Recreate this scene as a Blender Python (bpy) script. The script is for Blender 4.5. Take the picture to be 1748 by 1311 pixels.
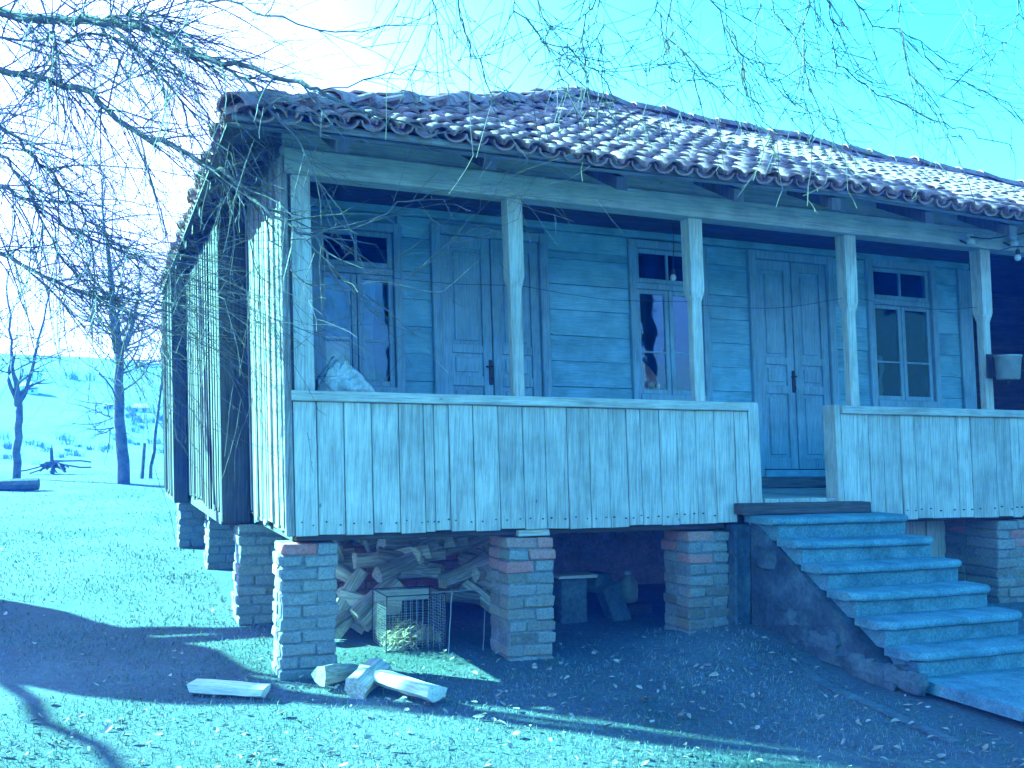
import bpy, math, random
import numpy as np
from mathutils import Vector, Matrix, noise
PI = math.pi
random.seed(7)
for o in list(bpy.data.objects): bpy.data.objects.remove(o)
scene = bpy.context.scene
COL = scene.collection

# ------------------------------------------------------------------ camera
cam_d = bpy.data.cameras.new('camera'); cam = bpy.data.objects.new('camera', cam_d); COL.objects.link(cam)
cam_d.sensor_width = 36.0; cam_d.lens = 35.0; cam_d.clip_start = 0.05; cam_d.clip_end = 6000
YAW, PITCH, ROLL = math.radians(22.2), math.radians(3.52), math.radians(0.4)
fh = Vector((math.sin(YAW), math.cos(YAW), 0)); rt = Vector((math.cos(YAW), -math.sin(YAW), 0)); up = Vector((0, 0, 1))
fw = fh*math.cos(PITCH) + up*math.sin(PITCH); u2 = up*math.cos(PITCH) - fh*math.sin(PITCH)
rr = rt*math.cos(ROLL) + u2*math.sin(ROLL); u3 = u2*math.cos(ROLL) - rt*math.sin(ROLL)
CAM = Vector((-1.15, -6.496, 1.5))
cam.matrix_world = Matrix(((rr.x, u3.x, -fw.x, CAM.x), (rr.y, u3.y, -fw.y, CAM.y), (rr.z, u3.z, -fw.z, CAM.z), (0, 0, 0, 1)))
scene.camera = cam

# ------------------------------------------------------------------ sky, sun, exposure
SUN_EL, SUN_AZ = math.radians(27), math.radians(-45.7)          # azimuth from +Y towards +X
world = bpy.data.worlds.new('World'); scene.world = world; world.use_nodes = True
wn = world.node_tree; wn.nodes.clear()
sky = wn.nodes.new('ShaderNodeTexSky'); sky.sky_type = 'NISHITA'; sky.sun_disc = False
sky.sun_elevation = SUN_EL; sky.sun_rotation = SUN_AZ; sky.altitude = 300; sky.air_density = 1.0; sky.dust_density = 4.0; sky.ozone_density = 1.0
sep = wn.nodes.new('ShaderNodeSeparateColor'); com = wn.nodes.new('ShaderNodeCombineColor')      # the photograph's cold cyan cast
wn.links.new(sky.outputs[0], sep.inputs[0])
for i_, (gain, pw, top) in enumerate(((0.062, 2.8, 3.2), (0.58, 1.6, 2.3), (1.0, 1.0, 9.0))):
    m_ = wn.nodes.new('ShaderNodeMath'); m_.operation = 'MINIMUM'; m_.inputs[1].default_value = top
    p_ = wn.nodes.new('ShaderNodeMath'); p_.operation = 'POWER'; p_.inputs[1].default_value = pw
    g_ = wn.nodes.new('ShaderNodeMath'); g_.operation = 'MULTIPLY'; g_.inputs[1].default_value = gain
    wn.links.new(sep.outputs[i_], m_.inputs[0]); wn.links.new(m_.outputs[0], p_.inputs[0]); wn.links.new(p_.outputs[0], g_.inputs[0]); wn.links.new(g_.outputs[0], com.inputs[i_])
bg = wn.nodes.new('ShaderNodeBackground'); bg.inputs[1].default_value = 0.10
wo = wn.nodes.new('ShaderNodeOutputWorld')
wn.links.new(com.outputs[0], bg.inputs[0]); wn.links.new(bg.outputs[0], wo.inputs[0])
sd = bpy.data.lights.new('sun', 'SUN'); sd.energy = 5.0; sd.angle = math.radians(0.5); sd.color = (0.27, 1.0, 1.0)
sun = bpy.data.objects.new('sun', sd); COL.objects.link(sun)
sdir = Vector((math.sin(SUN_AZ)*math.cos(SUN_EL), math.cos(SUN_AZ)*math.cos(SUN_EL), math.sin(SUN_EL)))
sun.rotation_euler = sdir.to_track_quat('Z', 'Y').to_euler(); sun.location = (-20, 20, 20)
vs = scene.view_settings; vs.view_transform = 'Standard'; vs.look = 'None'; vs.gamma = 1; vs.exposure = 3.55
scene.render.engine = 'CYCLES'
scene.cycles.max_bounces = 7; scene.cycles.diffuse_bounces = 4; scene.cycles.glossy_bounces = 3; scene.cycles.transmission_bounces = 6; scene.cycles.volume_bounces = 0

# ------------------------------------------------------------------ materials
class NT:
    def __init__(s, name):
        s.m = bpy.data.materials.new(name); s.m.use_nodes = True; s.t = s.m.node_tree
        s.b = s.t.nodes['Principled BSDF']; s.b.inputs['Specular IOR Level'].default_value = 0.3
    def n(s, kind, **kw):
        x = s.t.nodes.new('ShaderNode'+kind)
        for k, v in kw.items(): setattr(x, k, v)
        return x
    def l(s, a, b): s.t.links.new(a, b)
    def coord(s, which='Object', scale=(1, 1, 1), rnd=0.0):
        tc = s.n('TexCoord'); mp = s.n('Mapping'); mp.inputs['Scale'].default_value = scale
        s.l(tc.outputs[which], mp.inputs['Vector'])
        if rnd:
            oi = s.n('ObjectInfo'); mu = s.n('Math', operation='MULTIPLY'); mu.inputs[1].default_value = rnd
            s.l(oi.outputs['Random'], mu.inputs[0]); cx = s.n('CombineXYZ')
            for i in range(3): s.l(mu.outputs[0], cx.inputs[i])
            s.l(cx.outputs[0], mp.inputs['Location'])
        return mp.outputs[0]
    def noise(s, vec, scale, detail=4, rough=0.55, dist=0.0):
        x = s.n('TexNoise'); x.inputs['Scale'].default_value = scale; x.inputs['Detail'].default_value = detail
        x.inputs['Roughness'].default_value = rough; x.inputs['Distortion'].default_value = dist
        s.l(vec, x.inputs['Vector']); return x.outputs['Fac']
    def ramp(s, fac, stops):
        x = s.n('ValToRGB'); e = x.color_ramp.elements
        while len(e) < len(stops): e.new(0.5)
        for i, (p, c) in enumerate(stops):
            e[i].position = p; e[i].color = (c if len(c) == 4 else (*c, 1)) if isinstance(c, tuple) else (c, c, c, 1)
        s.l(fac, x.inputs[0]); return x.outputs[0]
    def mix(s, fac, a, b, mode='MIX'):
        x = s.n('Mix', data_type='RGBA', blend_type=mode)
        for v, i in ((fac, 0), (a, 6), (b, 7)):
            if hasattr(v, 'is_output'): s.l(v, x.inputs[i])
            elif i == 0: x.inputs[0].default_value = v
            else: x.inputs[i].default_value = (*v, 1)
        return x.outputs[2]
    def rnd_val(s, lo, hi):
        oi = s.n('ObjectInfo'); mr = s.n('MapRange'); mr.inputs[3].default_value = lo; mr.inputs[4].default_value = hi
        s.l(oi.outputs['Random'], mr.inputs[0]); return mr.outputs[0]
    def scale_col(s, col, val):
        x = s.n('VectorMath', operation='SCALE'); s.l(col, x.inputs[0]); s.l(val, x.inputs['Scale']); return x.outputs[0]
    def bump(s, h, strength, dist=0.01):
        x = s.n('Bump'); x.inputs['Strength'].default_value = strength; x.inputs['Distance'].default_value = dist
        s.l(h, x.inputs['Height']); s.l(x.outputs[0], s.b.inputs['Normal'])
    def col(s, c):
        if hasattr(c, 'is_output'): s.l(c, s.b.inputs['Base Color'])
        else: s.b.inputs['Base Color'].default_value = (*c, 1)
    def rough(s, v): s.b.inputs['Roughness'].default_value = v

def wood(name, axis, dark, mid, light, grain=1.0, var=(0.84, 1.08), holes=True, stain=0.24):
    t = NT(name)
    sc = [26.0, 26.0, 26.0]; sc['xyz'.index(axis)] = 1.1
    v = t.coord('Object', tuple(sc), 37.0)
    g1 = t.noise(v, 2.2*grain, 6, 0.65, 0.6)
    v2 = t.coord('Object', tuple(x*3.2 for x in sc), 53.0)
    g2 = t.noise(v2, 2.0*grain, 3, 0.6)
    v3 = t.coord('Object', (3, 3, 3), 91.0)
    g3 = t.noise(v3, 1.3, 4, 0.6)
    c = t.ramp(g1, [(0.28, dark), (0.5, mid), (0.72, light)])
    f2 = t.ramp(g2, [(0.3, 0.72), (0.62, 1.05)])
    c = t.mix(1.0, c, f2, 'MULTIPLY')
    f3 = t.ramp(g3, [(0.3, 1-stain), (0.6, 1.05)])
    c = t.mix(1.0, c, f3, 'MULTIPLY')
    if holes:
        vo = t.n('TexVoronoi'); vo.inputs['Scale'].default_value = 1.0
        s2 = [6.0]*3; s2['xyz'.index(axis)] = 2.6
        t.l(t.coord('Object', tuple(s2), 71.0), vo.inputs['Vector'])
        f4 = t.ramp(vo.outputs['Distance'], [(0.022, 0.35), (0.05, 1.0)])
        c = t.mix(1.0, c, f4, 'MULTIPLY')
    c = t.scale_col(c, t.rnd_val(*var))
    t.col(c); t.rough(0.85); t.bump(g2, 0.5, 0.006)
    return t.m

GREY = ((0.32, 0.285, 0.25), (0.53, 0.485, 0.43), (0.66, 0.61, 0.55))
M = {}
M['wood_z'] = wood('weathered_wood_vertical', 'z', *GREY)
M['wood_x'] = wood('weathered_wood_lengthwise', 'x', *GREY)
M['wood_y'] = wood('weathered_wood_across', 'y', *GREY)
WALLC = ((0.20, 0.42, 0.52), (0.26, 0.52, 0.64), (0.30, 0.57, 0.70))
M['wall_x'] = wood('painted_wall_planks', 'x', *WALLC, var=(0.85, 1.1), stain=0.3)
M['wall_z'] = wood('painted_joinery', 'z', (0.22, 0.32, 0.40), (0.30, 0.44, 0.54), (0.35, 0.51, 0.61), var=(0.92, 1.08), holes=False, stain=0.2)
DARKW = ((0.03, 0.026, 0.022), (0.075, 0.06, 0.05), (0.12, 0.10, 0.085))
M['dark_x'] = wood('dark_old_shaded_wood_lengthwise', 'x', *DARKW)
M['dark_z'] = wood('dark_old_shaded_wood_vertical', 'z', (0.025, 0.024, 0.023), (0.06, 0.057, 0.055), (0.10, 0.096, 0.09))  # darkened further so the side corner boards hold their shade
M['side_dark_x'] = wood('browned_eave_board', 'x', (0.06, 0.05, 0.045), (0.20, 0.17, 0.155), (0.33, 0.29, 0.27), var=(0.8, 1.1))
M['side_dark_z'] = wood('darker_planks', 'z', (0.035, 0.026, 0.024), (0.12, 0.09, 0.08), (0.24, 0.20, 0.18), grain=1.4, var=(0.5, 1.15))  # darker plank tone; on the front rafter ends it stands for shade
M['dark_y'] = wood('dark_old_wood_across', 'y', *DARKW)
M['side_z'] = wood('sun_bleached_planks', 'z', (0.10, 0.085, 0.075), (0.32, 0.28, 0.25), (0.55, 0.50, 0.46), grain=1.4, var=(0.6, 1.15))
M['log_pale'] = wood('fresh_split_wood', 'x', (0.45, 0.42, 0.36), (0.70, 0.66, 0.58), (0.82, 0.78, 0.70), var=(0.95, 1.05), holes=False)
M['log'] = wood('split_firewood', 'x', (0.17, 0.14, 0.11), (0.42, 0.36, 0.30), (0.64, 0.57, 0.48), var=(0.5, 1.25), holes=False)

t = NT('roof_tile_clay'); v = t.coord('Object', (1, 1, 1), 40)
a = t.noise(v, 9, 5, 0.65); b2 = t.noise(v, 60, 3)
c = t.ramp(a, [(0.25, (0.14, 0.065, 0.06)), (0.5, (0.42, 0.19, 0.17)), (0.75, (0.54, 0.30, 0.28))])
c = t.mix(1.0, c, t.ramp(b2, [(0.3, 0.7), (0.6, 1.0)]), 'MULTIPLY')
c = t.scale_col(c, t.rnd_val(0.65, 1.1)); t.col(c); t.rough(0.9); t.bump(b2, 0.4, 0.005); M['tile'] = t.m
t = NT('roof_tile_clay_mass'); v = t.coord('Object', (1, 1, 1))
a = t.noise(v, 4.5, 5, 0.7); b2 = t.noise(v, 60, 3)
c = t.ramp(a, [(0.28, (0.12, 0.055, 0.05)), (0.5, (0.40, 0.18, 0.16)), (0.72, (0.55, 0.31, 0.28))])
c = t.mix(1.0, c, t.ramp(b2, [(0.3, 0.65), (0.6, 1.0)]), 'MULTIPLY')
t.col(c); t.rough(0.85); t.bump(b2, 0.4, 0.005); M['tile_mass'] = t.m

def brick_mat(name, c1, c2, c3):
    t = NT(name); v = t.coord('Object', (1, 1, 1), 60)
    a = t.noise(v, 16, 5, 0.7); b2 = t.noise(v, 70, 3)
    oi = t.n('ObjectInfo')
    base = t.ramp(oi.outputs['Random'], [(0.0, c1), (0.45, c2), (1.0, c3)])
    c = t.mix(t.ramp(a, [(0.52, 0.0), (0.74, 0.65)]), base, (0.30, 0.29, 0.27))
    c = t.mix(1.0, c, t.ramp(b2, [(0.25, 0.6), (0.6, 1.05)]), 'MULTIPLY')
    t.col(c); t.rough(0.9); t.bump(a, 0.6, 0.012); return t.m
M['brick'] = brick_mat('old_red_brick', (0.44, 0.13, 0.11), (0.50, 0.19, 0.16), (0.36, 0.2, 0.17))
M['brick_dark'] = brick_mat('dark_brick', (0.15, 0.12, 0.095), (0.21, 0.17, 0.14), (0.27, 0.23, 0.20))
M['brick_smear'] = brick_mat('mortar_smeared_brick', (0.21, 0.205, 0.20), (0.26, 0.23, 0.215), (0.19, 0.185, 0.18))

def rocky(name, stops, scale, bump=0.6, fine=45, coord='Object', rnd=0.0, rough=0.92):
    t = NT(name); v = t.coord(coord, (1, 1, 1), rnd)
    a = t.noise(v, scale, 6, 0.65, 0.3); b2 = t.noise(v, fine, 4, 0.6)
    c = t.ramp(a, stops); c = t.mix(1.0, c, t.ramp(b2, [(0.28, 0.6), (0.62, 1.06)]), 'MULTIPLY')
    t.col(c); t.rough(rough); t.bump(b2, bump, 0.012); return t.m
M['mortar'] = rocky('mortar', [(0.3, (0.13, 0.13, 0.13)), (0.7, (0.25, 0.25, 0.245))], 8)
M['concrete'] = rocky('step_concrete', [(0.3, (0.06, 0.14, 0.165)), (0.5, (0.10, 0.225, 0.26)), (0.75, (0.17, 0.34, 0.37))], 5, 0.5, 70, rnd=30)
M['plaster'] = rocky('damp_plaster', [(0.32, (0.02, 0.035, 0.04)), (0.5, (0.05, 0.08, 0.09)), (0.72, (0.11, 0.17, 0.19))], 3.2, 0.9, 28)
M['stone'] = rocky('rough_stone', [(0.3, (0.04, 0.065, 0.07)), (0.7, (0.11, 0.17, 0.18))], 4, 0.9, 30, rnd=20)
M['bark'] = rocky('tree_bark', [(0.3, (0.07, 0.06, 0.05)), (0.7, (0.19, 0.165, 0.14))], 6, 0.8, 40)
M['twig'] = rocky('twig_bark', [(0.3, (0.07, 0.058, 0.048)), (0.7, (0.21, 0.18, 0.15))], 5, 0.2, 40)
def plain(name, c, rough=0.6, metal=0.0):
    t = NT(name); v = t.coord('Object', (1, 1, 1), 9); a = t.noise(v, 14, 4)
    t.col(t.mix(1.0, t.ramp(a, [(0.3, tuple(x*0.7 for x in c)), (0.7, c)]), (1, 1, 1), 'MULTIPLY')); t.rough(rough)
    t.b.inputs['Metallic'].default_value = metal; return t.m
M['iron'] = plain('rusty_iron', (0.07, 0.055, 0.05), 0.6, 0.5)
M['wire'] = plain('galvanised_wire', (0.42, 0.41, 0.39), 0.45, 0.6)
M['black_wire'] = plain('black_cable', (0.05, 0.05, 0.05), 0.6)
M['enamel'] = plain('old_enamel', (0.33, 0.33, 0.31), 0.45, 0.2)
M['porcelain'] = plain('porcelain', (0.62, 0.6, 0.57), 0.3)
M['plastic_white'] = plain('white_sack_plastic', (0.75, 0.75, 0.72), 0.5)
M['paper'] = plain('stained_paper', (0.6, 0.57, 0.5), 0.8)
M['red_cloth'] = plain('dull_red_cloth', (0.42, 0.2, 0.17), 0.9)
M['curtain'] = plain('grey_curtain', (0.10, 0.17, 0.20), 0.9)
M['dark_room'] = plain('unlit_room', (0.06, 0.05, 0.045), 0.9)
M['tarmac'] = plain('tar_paper', (0.05, 0.047, 0.045), 0.9)
M['hill_wall'] = plain('whitewash', (0.75, 0.73, 0.7), 0.8)
M['far_roof'] = plain('far_metal_roof', (0.8, 0.8, 0.78), 0.7)
M['straw'] = plain('dry_straw', (0.55, 0.46, 0.28), 0.9)
t = NT('white_sack_crumpled'); v = t.coord('Object'); a = t.noise(v, 22, 5, 0.6, 1.5); t.col(t.ramp(a, [(0.3, (0.55, 0.55, 0.53)), (0.7, (0.8, 0.8, 0.78))])); t.rough(0.45); t.bump(a, 1.0, 0.03); M['plastic_white'] = t.m
t = NT('window_glass'); t.col((0.95, 0.97, 0.97)); t.rough(0.02); t.b.inputs['Transmission Weight'].default_value = 1.0
t.b.inputs['IOR'].default_value = 1.5; t.b.inputs['Specular IOR Level'].default_value = 0.5
t.b.inputs['Specular Tint'].default_value = (0.22, 0.75, 1.0, 1)
v = t.coord('Object', (1, 1, 1), 20); t.bump(t.noise(v, 3.0, 2), 0.16, 0.02); M['glass'] = t.m

# ground: dry winter turf, green patches, trodden soil
t = NT('winter_turf'); v = t.coord('Object')
a = t.noise(v, 0.55, 5, 0.6, 0.4); b2 = t.noise(v, 30, 5, 0.7); d = t.noise(v, 2.6, 5, 0.65)
c = t.ramp(a, [(0.34, (0.03, 0.07, 0.06)), (0.5, (0.065, 0.105, 0.11)), (0.68, (0.10, 0.14, 0.15))])
c = t.mix(t.ramp(d, [(0.45, 0.0), (0.66, 0.8)]), c, (0.07, 0.085, 0.10))
c = t.mix(1.0, c, t.ramp(b2, [(0.25, 0.5), (0.6, 1.1)]), 'MULTIPLY')
# far slope: scrub and pale meadow by position
sx = t.n('SeparateXYZ'); t.l(v, sx.inputs[0])
far = t.n('MapRange'); far.inputs[1].default_value = 30; far.inputs[2].default_value = 55; t.l(sx.outputs[1], far.inputs[0])
hn = t.noise(v, 0.035, 6, 0.65, 0.5); hn2 = t.noise(v, 0.7, 5, 0.7)
hc = t.ramp(hn, [(0.36, (0.035, 0.07, 0.075)), (0.5, (0.06, 0.115, 0.11)), (0.64, (0.08, 0.15, 0.13))])
hc = t.mix(1.0, hc, t.ramp(hn2, [(0.3, 0.6), (0.6, 1.1)]), 'MULTIPLY')
c = t.mix(far.outputs[0], c, hc)
t.col(c); t.rough(0.95); t.bump(b2, 0.8, 0.03); M['turf'] = t.m
t = NT('grass_blades'); v = t.coord('Object'); a = t.noise(v, 0.55, 5, 0.6, 0.4); b2 = t.noise(v, 40, 2)
c = t.ramp(a, [(0.34, (0.05, 0.11, 0.08)), (0.5, (0.12, 0.17, 0.155)), (0.66, (0.22, 0.25, 0.24))])
c = t.mix(1.0, c, t.ramp(b2, [(0.3, 0.6), (0.65, 1.25)]), 'MULTIPLY'); t.col(c); t.rough(0.8); M['grass'] = t.m
t = NT('dead_leaves'); v = t.coord('Object'); b2 = t.noise(v, 11, 3, 0.7)
t.col(t.ramp(b2, [(0.3, (0.11, 0.08, 0.06)), (0.5, (0.26, 0.22, 0.18)), (0.7, (0.44, 0.40, 0.34))])); t.rough(0.75); M['leaf'] = t.m
M['scrub'] = rocky('bare_scrub', [(0.3, (0.09, 0.085, 0.07)), (0.7, (0.19, 0.175, 0.14))], 2, 0.2, 20)

# ------------------------------------------------------------------ helpers
def link(o, parent=None):
    COL.objects.link(o)
    if parent is not None: o.parent = parent
    return o
def tag(o, label=None, cat=None, group=None, kind=None):
    if label: o['label'] = label
    if cat: o['category'] = cat
    if group: o['group'] = group
    if kind: o['kind'] = kind
    return o
def empty(name, loc=(0, 0, 0), label=None, cat=None, group=None, rz=0):
    o = bpy.data.objects.new(name, None); o.location = loc; o.rotation_euler = (0, 0, rz); o.empty_display_size = 0.2
    link(o); return tag(o, label, cat, group)
def wloc(o):
    m = Matrix.LocRotScale(o.location, o.rotation_euler, o.scale)
    return (wloc(o.parent) @ m) if o.parent else m
def mesh(name, vs_, fs, mat, parent=None, smooth=False, centre=True):
    """world-space vertices; origin moved to their centre, parented without inverse"""
    vs_ = [Vector(p) for p in vs_]
    if centre:
        lo = Vector((min(p.x for p in vs_), min(p.y for p in vs_), min(p.z for p in vs_)))
        hi = Vector((max(p.x for p in vs_), max(p.y for p in vs_), max(p.z for p in vs_)))
        ctr = (lo+hi)/2
    else: ctr = Vector((0, 0, 0))
    me = bpy.data.meshes.new(name); me.from_pydata([tuple(p-ctr) for p in vs_], [], fs)
    me.materials.append(M[mat] if isinstance(mat, str) else mat)
    if smooth: me.polygons.foreach_set('use_smooth', [True]*len(me.polygons))
    o = bpy.data.objects.new(name, me); link(o, parent)
    o.location = (wloc(parent).inverted() @ ctr) if parent else ctr
    if parent: o.rotation_euler = wloc(parent).to_3x3().inverted().to_euler()
    return o
class MB:
    def __init__(s): s.v = []; s.f = []
    def add(s, vs_, fs):
        n = len(s.v); s.v += [Vector(p) for p in vs_]; s.f += [tuple(i+n for i in f) for f in fs]; return s
    def box(s, x0, x1, y0, y1, z0, z1, j=0.0, tf=None):
        r = lambda: random.uniform(-j, j) if j else 0.0
        p = [(x+r(), y+r(), z+r()) for z in (z0, z1) for y in (y0, y1) for x in (x0, x1)]
        if tf: p = [tf(*q) for q in p]
        return s.add(p, [(0, 2, 3, 1), (4, 5, 7, 6), (0, 1, 5, 4), (2, 6, 7, 3), (0, 4, 6, 2), (1, 3, 7, 5)])
    def bbox(s, x0, x1, y0, y1, z0, z1, b=0.006, j=0.0, tf=None):
        """box with chamfered edges"""
        cx, cy, cz = (x0+x1)/2, (y0+y1)/2, (z0+z1)/2; hx, hy, hz = (x1-x0)/2, (y1-y0)/2, (z1-z0)/2
        b = min(b, hx*0.8, hy*0.8, hz*0.8)
        vid = {}; V_ = []
        for sx_ in (-1, 1):
            for sy in (-1, 1):
                for sz in (-1, 1):
                    jx, jy, jz = [random.uniform(-j, j) if j else 0 for _ in range(3)]
                    for ax in range(3):
                        d = [hx-b, hy-b, hz-b]; d[ax] = (hx, hy, hz)[ax]
                        p = (cx+sx_*d[0]+jx, cy+sy*d[1]+jy, cz+sz*d[2]+jz)
                        vid[(sx_, sy, sz, ax)] = len(V_); V_.append(tf(*p) if tf else p)
        F_ = []
        for ax in range(3):
            o1, o2 = (ax+1) % 3, (ax+2) % 3
            for s_ in (-1, 1):
                q = []
                for a_, b_ in ((-1, -1), (1, -1), (1, 1), (-1, 1)):
                    k = [0, 0, 0]; k[ax] = s_; k[o1] = a_; k[o2] = b_; q.append(vid[(*k, ax)])
                F_.append(tuple(q if s_ > 0 else q[::-1]))
            for a_ in (-1, 1):
                for b_ in (-1, 1):
                    q = []
                    for e, axx in ((-1, o1), (1, o1), (1, o2), (-1, o2)):
                        k = [0, 0, 0]; k[ax] = e; k[o1] = a_; k[o2] = b_; q.append(vid[(*k, axx)])
                    F_.append(tuple(q if a_*b_ > 0 else q[::-1]))
        for sx_ in (-1, 1):
            for sy in (-1, 1):
                for sz in (-1, 1):
                    q = [vid[(sx_, sy, sz, a_)] for a_ in range(3)]
                    F_.append(tuple(q if sx_*sy*sz > 0 else q[::-1]))
        return s.add(V_, F_)
    def tube(s, pts, rad, sides=6, caps=True, tf=None):
        pts = [Vector(p) for p in pts]; n = len(pts); base = len(s.v)
        if not hasattr(rad, '__len__'): rad = [rad]*n
        d0 = (pts[1]-pts[0]).normalized(); ref = Vector((0, 0, 1)) if abs(d0.z) < 0.9 else Vector((1, 0, 0))
        for i in range(n):
            d = (pts[min(i+1, n-1)]-pts[max(i-1, 0)])
            d = d.normalized() if d.length > 1e-9 else d0
            a_ = d.cross(ref)
            if a_.length < 1e-4: a_ = d.cross(Vector((0, 1, 0.3)))
            a_.normalize(); b_ = d.cross(a_); ref = -b_ if False else ref
            for k in range(sides):
                th = 2*PI*k/sides; p = pts[i]+(a_*math.cos(th)+b_*math.sin(th))*rad[i]
                s.v.append(Vector(tf(*p)) if tf else p)
        for i in range(n-1):
            for k in range(sides):
                k2 = (k+1) % sides; a0 = base+i*sides; a1 = a0+sides
                s.f.append((a0+k, a0+k2, a1+k2, a1+k))
        if caps:
            s.f.append(tuple(base+k for k in range(sides))[::-1]); s.f.append(tuple(base+(n-1)*sides+k for k in range(sides)))
        return s
    def lathe(s, prof, ctr, sides=16, axis=None, tf=None):
        """prof: list of (radius, height)"""
        base = len(s.v); c_ = Vector(ctr)
        Rm = Vector(axis).normalized().to_track_quat('Z', 'Y').to_matrix() if axis else Matrix.Identity(3)
        for r_, h in prof:
            for k in range(sides):
                th = 2*PI*k/sides; p = c_ + Rm @ Vector((r_*math.cos(th), r_*math.sin(th), h)); s.v.append(Vector(tf(*p)) if tf else p)
        for i in range(len(prof)-1):
            for k in range(sides):
                k2 = (k+1) % sides; a0 = base+i*sides; a1 = a0+sides
                s.f.append((a0+k, a0+k2, a1+k2, a1+k))
        s.f.append(tuple(base+k for k in range(sides))[::-1]); s.f.append(tuple(base+(len(prof)-1)*sides+k for k in range(sides)))
        return s
    def build(s, name, mat, parent=None, smooth=False, centre=True): return mesh(name, s.v, s.f, mat, parent, smooth, centre)

def sh(x, y, z): return (x - 0.042*max(z-0.95, 0), y, z)        # the old frame leans a little to the left
def smooth(a, b, x):
    t_ = min(max((x-a)/(b-a), 0), 1); return t_*t_*(3-2*t_)
def gz(x, y):
    z = 0.034*max(y, 0) if y < 24 else 0.034*24
    z += 0.03*noise.noise(Vector((x*0.5, y*0.5, 3.1))) + 0.012*noise.noise(Vector((x*2.1, y*2.1, 7.7)))
    z -= 0.04*smooth(-0.6, -3.5, y)
    z += 0.16*smooth(2.2, 3.4, x)*smooth(-1.4, -0.2, y)*smooth(0.8, 0.0, y)       # little bank beside the steps
    if y > 24:
        z -= 1.6*smooth(26, 50, y)
        z += (20.5+4.0*noise.noise(Vector((x*0.011, 0.3, 1.3))))*smooth(42, 235, y)**1.15 + 0.8*noise.noise(Vector((x*0.06, y*0.05, 0)))*smooth(45, 90, y)
        z -= 14*smooth(240, 330, y)
    return z

# ------------------------------------------------------------------ ground
def ground():
    xs = [0.0]; st_ = 0.16
    while xs[-1] < 300: xs.append(xs[-1]+st_); st_ *= (1.0 if xs[-1] < 8 else 1.09)
    xs = [-x for x in xs[:0:-1]] + xs
    ys = [-9.0]; st_ = 0.16
    while ys[-1] < 340: ys.append(ys[-1]+st_); st_ *= (1.0 if ys[-1] < 9 else 1.055)
    pre = [-9.0]; st_ = 0.5
    while pre[-1] > -60: pre.append(max(pre[-1]-st_, -60.0)); st_ *= 1.35
    ys = pre[:0:-1] + ys
    V_ = [(x, y, gz(x, y)) for y in ys for x in xs]; nx = len(xs)
    F_ = [(j*nx+i, j*nx+i+1, (j+1)*nx+i+1, (j+1)*nx+i) for j in range(len(ys)-1) for i in range(nx-1)]
    o = mesh('ground', V_, F_, 'turf', smooth=True, centre=False); tag(o, kind='structure')
ground()

# ------------------------------------------------------------------ the house
house = empty('wooden_house', (0, 0, 0), 'old grey plank house with porch and clay tile roof, raised on brick pillars', 'house')
def hbox(name, x0, x1, y0, y1, z0, z1, mat, parent=house, b=0.006, j=0.003):
    return MB().bbox(x0, x1, y0, y1, z0, z1, b, j, sh).build(name, mat, parent)

# --- porch posts
XR = 10.4
def post(x, w=0.105, d=0.12):
    m = MB(); prof = [(1.10, w*0.42), (1.95, w*0.42), (2.62, w*0.42), (2.70, w*0.55), (3.262, w*0.56)]
    ring = []
    for z, h in prof:
        c_ = 0.30*h if z < 2.65 else 0.03*h
        pts = [(-h+c_, -h), (h-c_, -h), (h, -h+c_), (h, h-c_), (h-c_, h), (-h+c_, h), (-h, h-c_), (-h, -h+c_)]
        ring.append([sh(x+px+random.uniform(-.0015, .0015), 0.075+py, z) for px, py in pts])
    V_ = [p for r_ in ring for p in r_]; F_ = []
    for i in range(len(ring)-1):
        for k in range(8): F_.append((i*8+k, i*8+(k+1) % 8, (i+1)*8+(k+1) % 8, (i+1)*8+k))
    F_.append(tuple(range(8))[::-1]); F_.append(tuple(range((len(ring)-1)*8, len(ring)*8)))
    return m.add(V_, F_).build('porch_post', 'wood_z', house)
for x in (1.615, 3.125, 4.625, 6.125, 7.62, 9.12): post(x)
hbox('corner_post', 0.012, 0.15, 0.0, 0.15, 1.10, 3.262, 'wood_z')
# --- beams under the eave
beam = hbox('porch_beam', -0.02, XR, -0.035, 0.15, 3.264, 3.43, 'wood_x')
hbox('wall_plate', -0.02, XR, 0.02, 0.17, 3.434, 3.66, 'wood_x')
hbox('eave_board', -0.40, XR+0.4, -0.475, -0.45, 3.42, 3.47, 'side_dark_x')
# --- rail and railing planks
def plank_row(parent, xs, y0, th, zlo, zhi, mat):
    for a_, b_ in zip(xs[:-1], xs[1:]):
        zl = zlo(0.5*(a_+b_)) + random.uniform(-0.008, 0.008)
        dy = random.uniform(-0.006, 0.006)
        MB().bbox(a_+0.0025, b_-0.0025, y0+dy, y0+th+dy, zl, zhi, 0.004, 0.0022, sh).build('plank', mat, parent)
rail_l = hbox('hand_rail', -0.01, 3.50, -0.06, 0.14, 1.776, 1.842, 'wood_x')
xl = [0.0, 0.151, 0.331, 0.515, 0.7, 0.874, 0.945, 1.054, 1.229, 1.415, 1.601, 1.772, 1.947, 2.12, 2.277, 2.432, 2.545, 2.709, 2.855, 3.025, 3.192, 3.373, 3.50]
plank_row(rail_l, xl, -0.028, 0.024, lambda x: 0.912 if x < 3.2 else (0.93 if x < 3.3 else 1.02), 1.774, 'wood_z')
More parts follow.
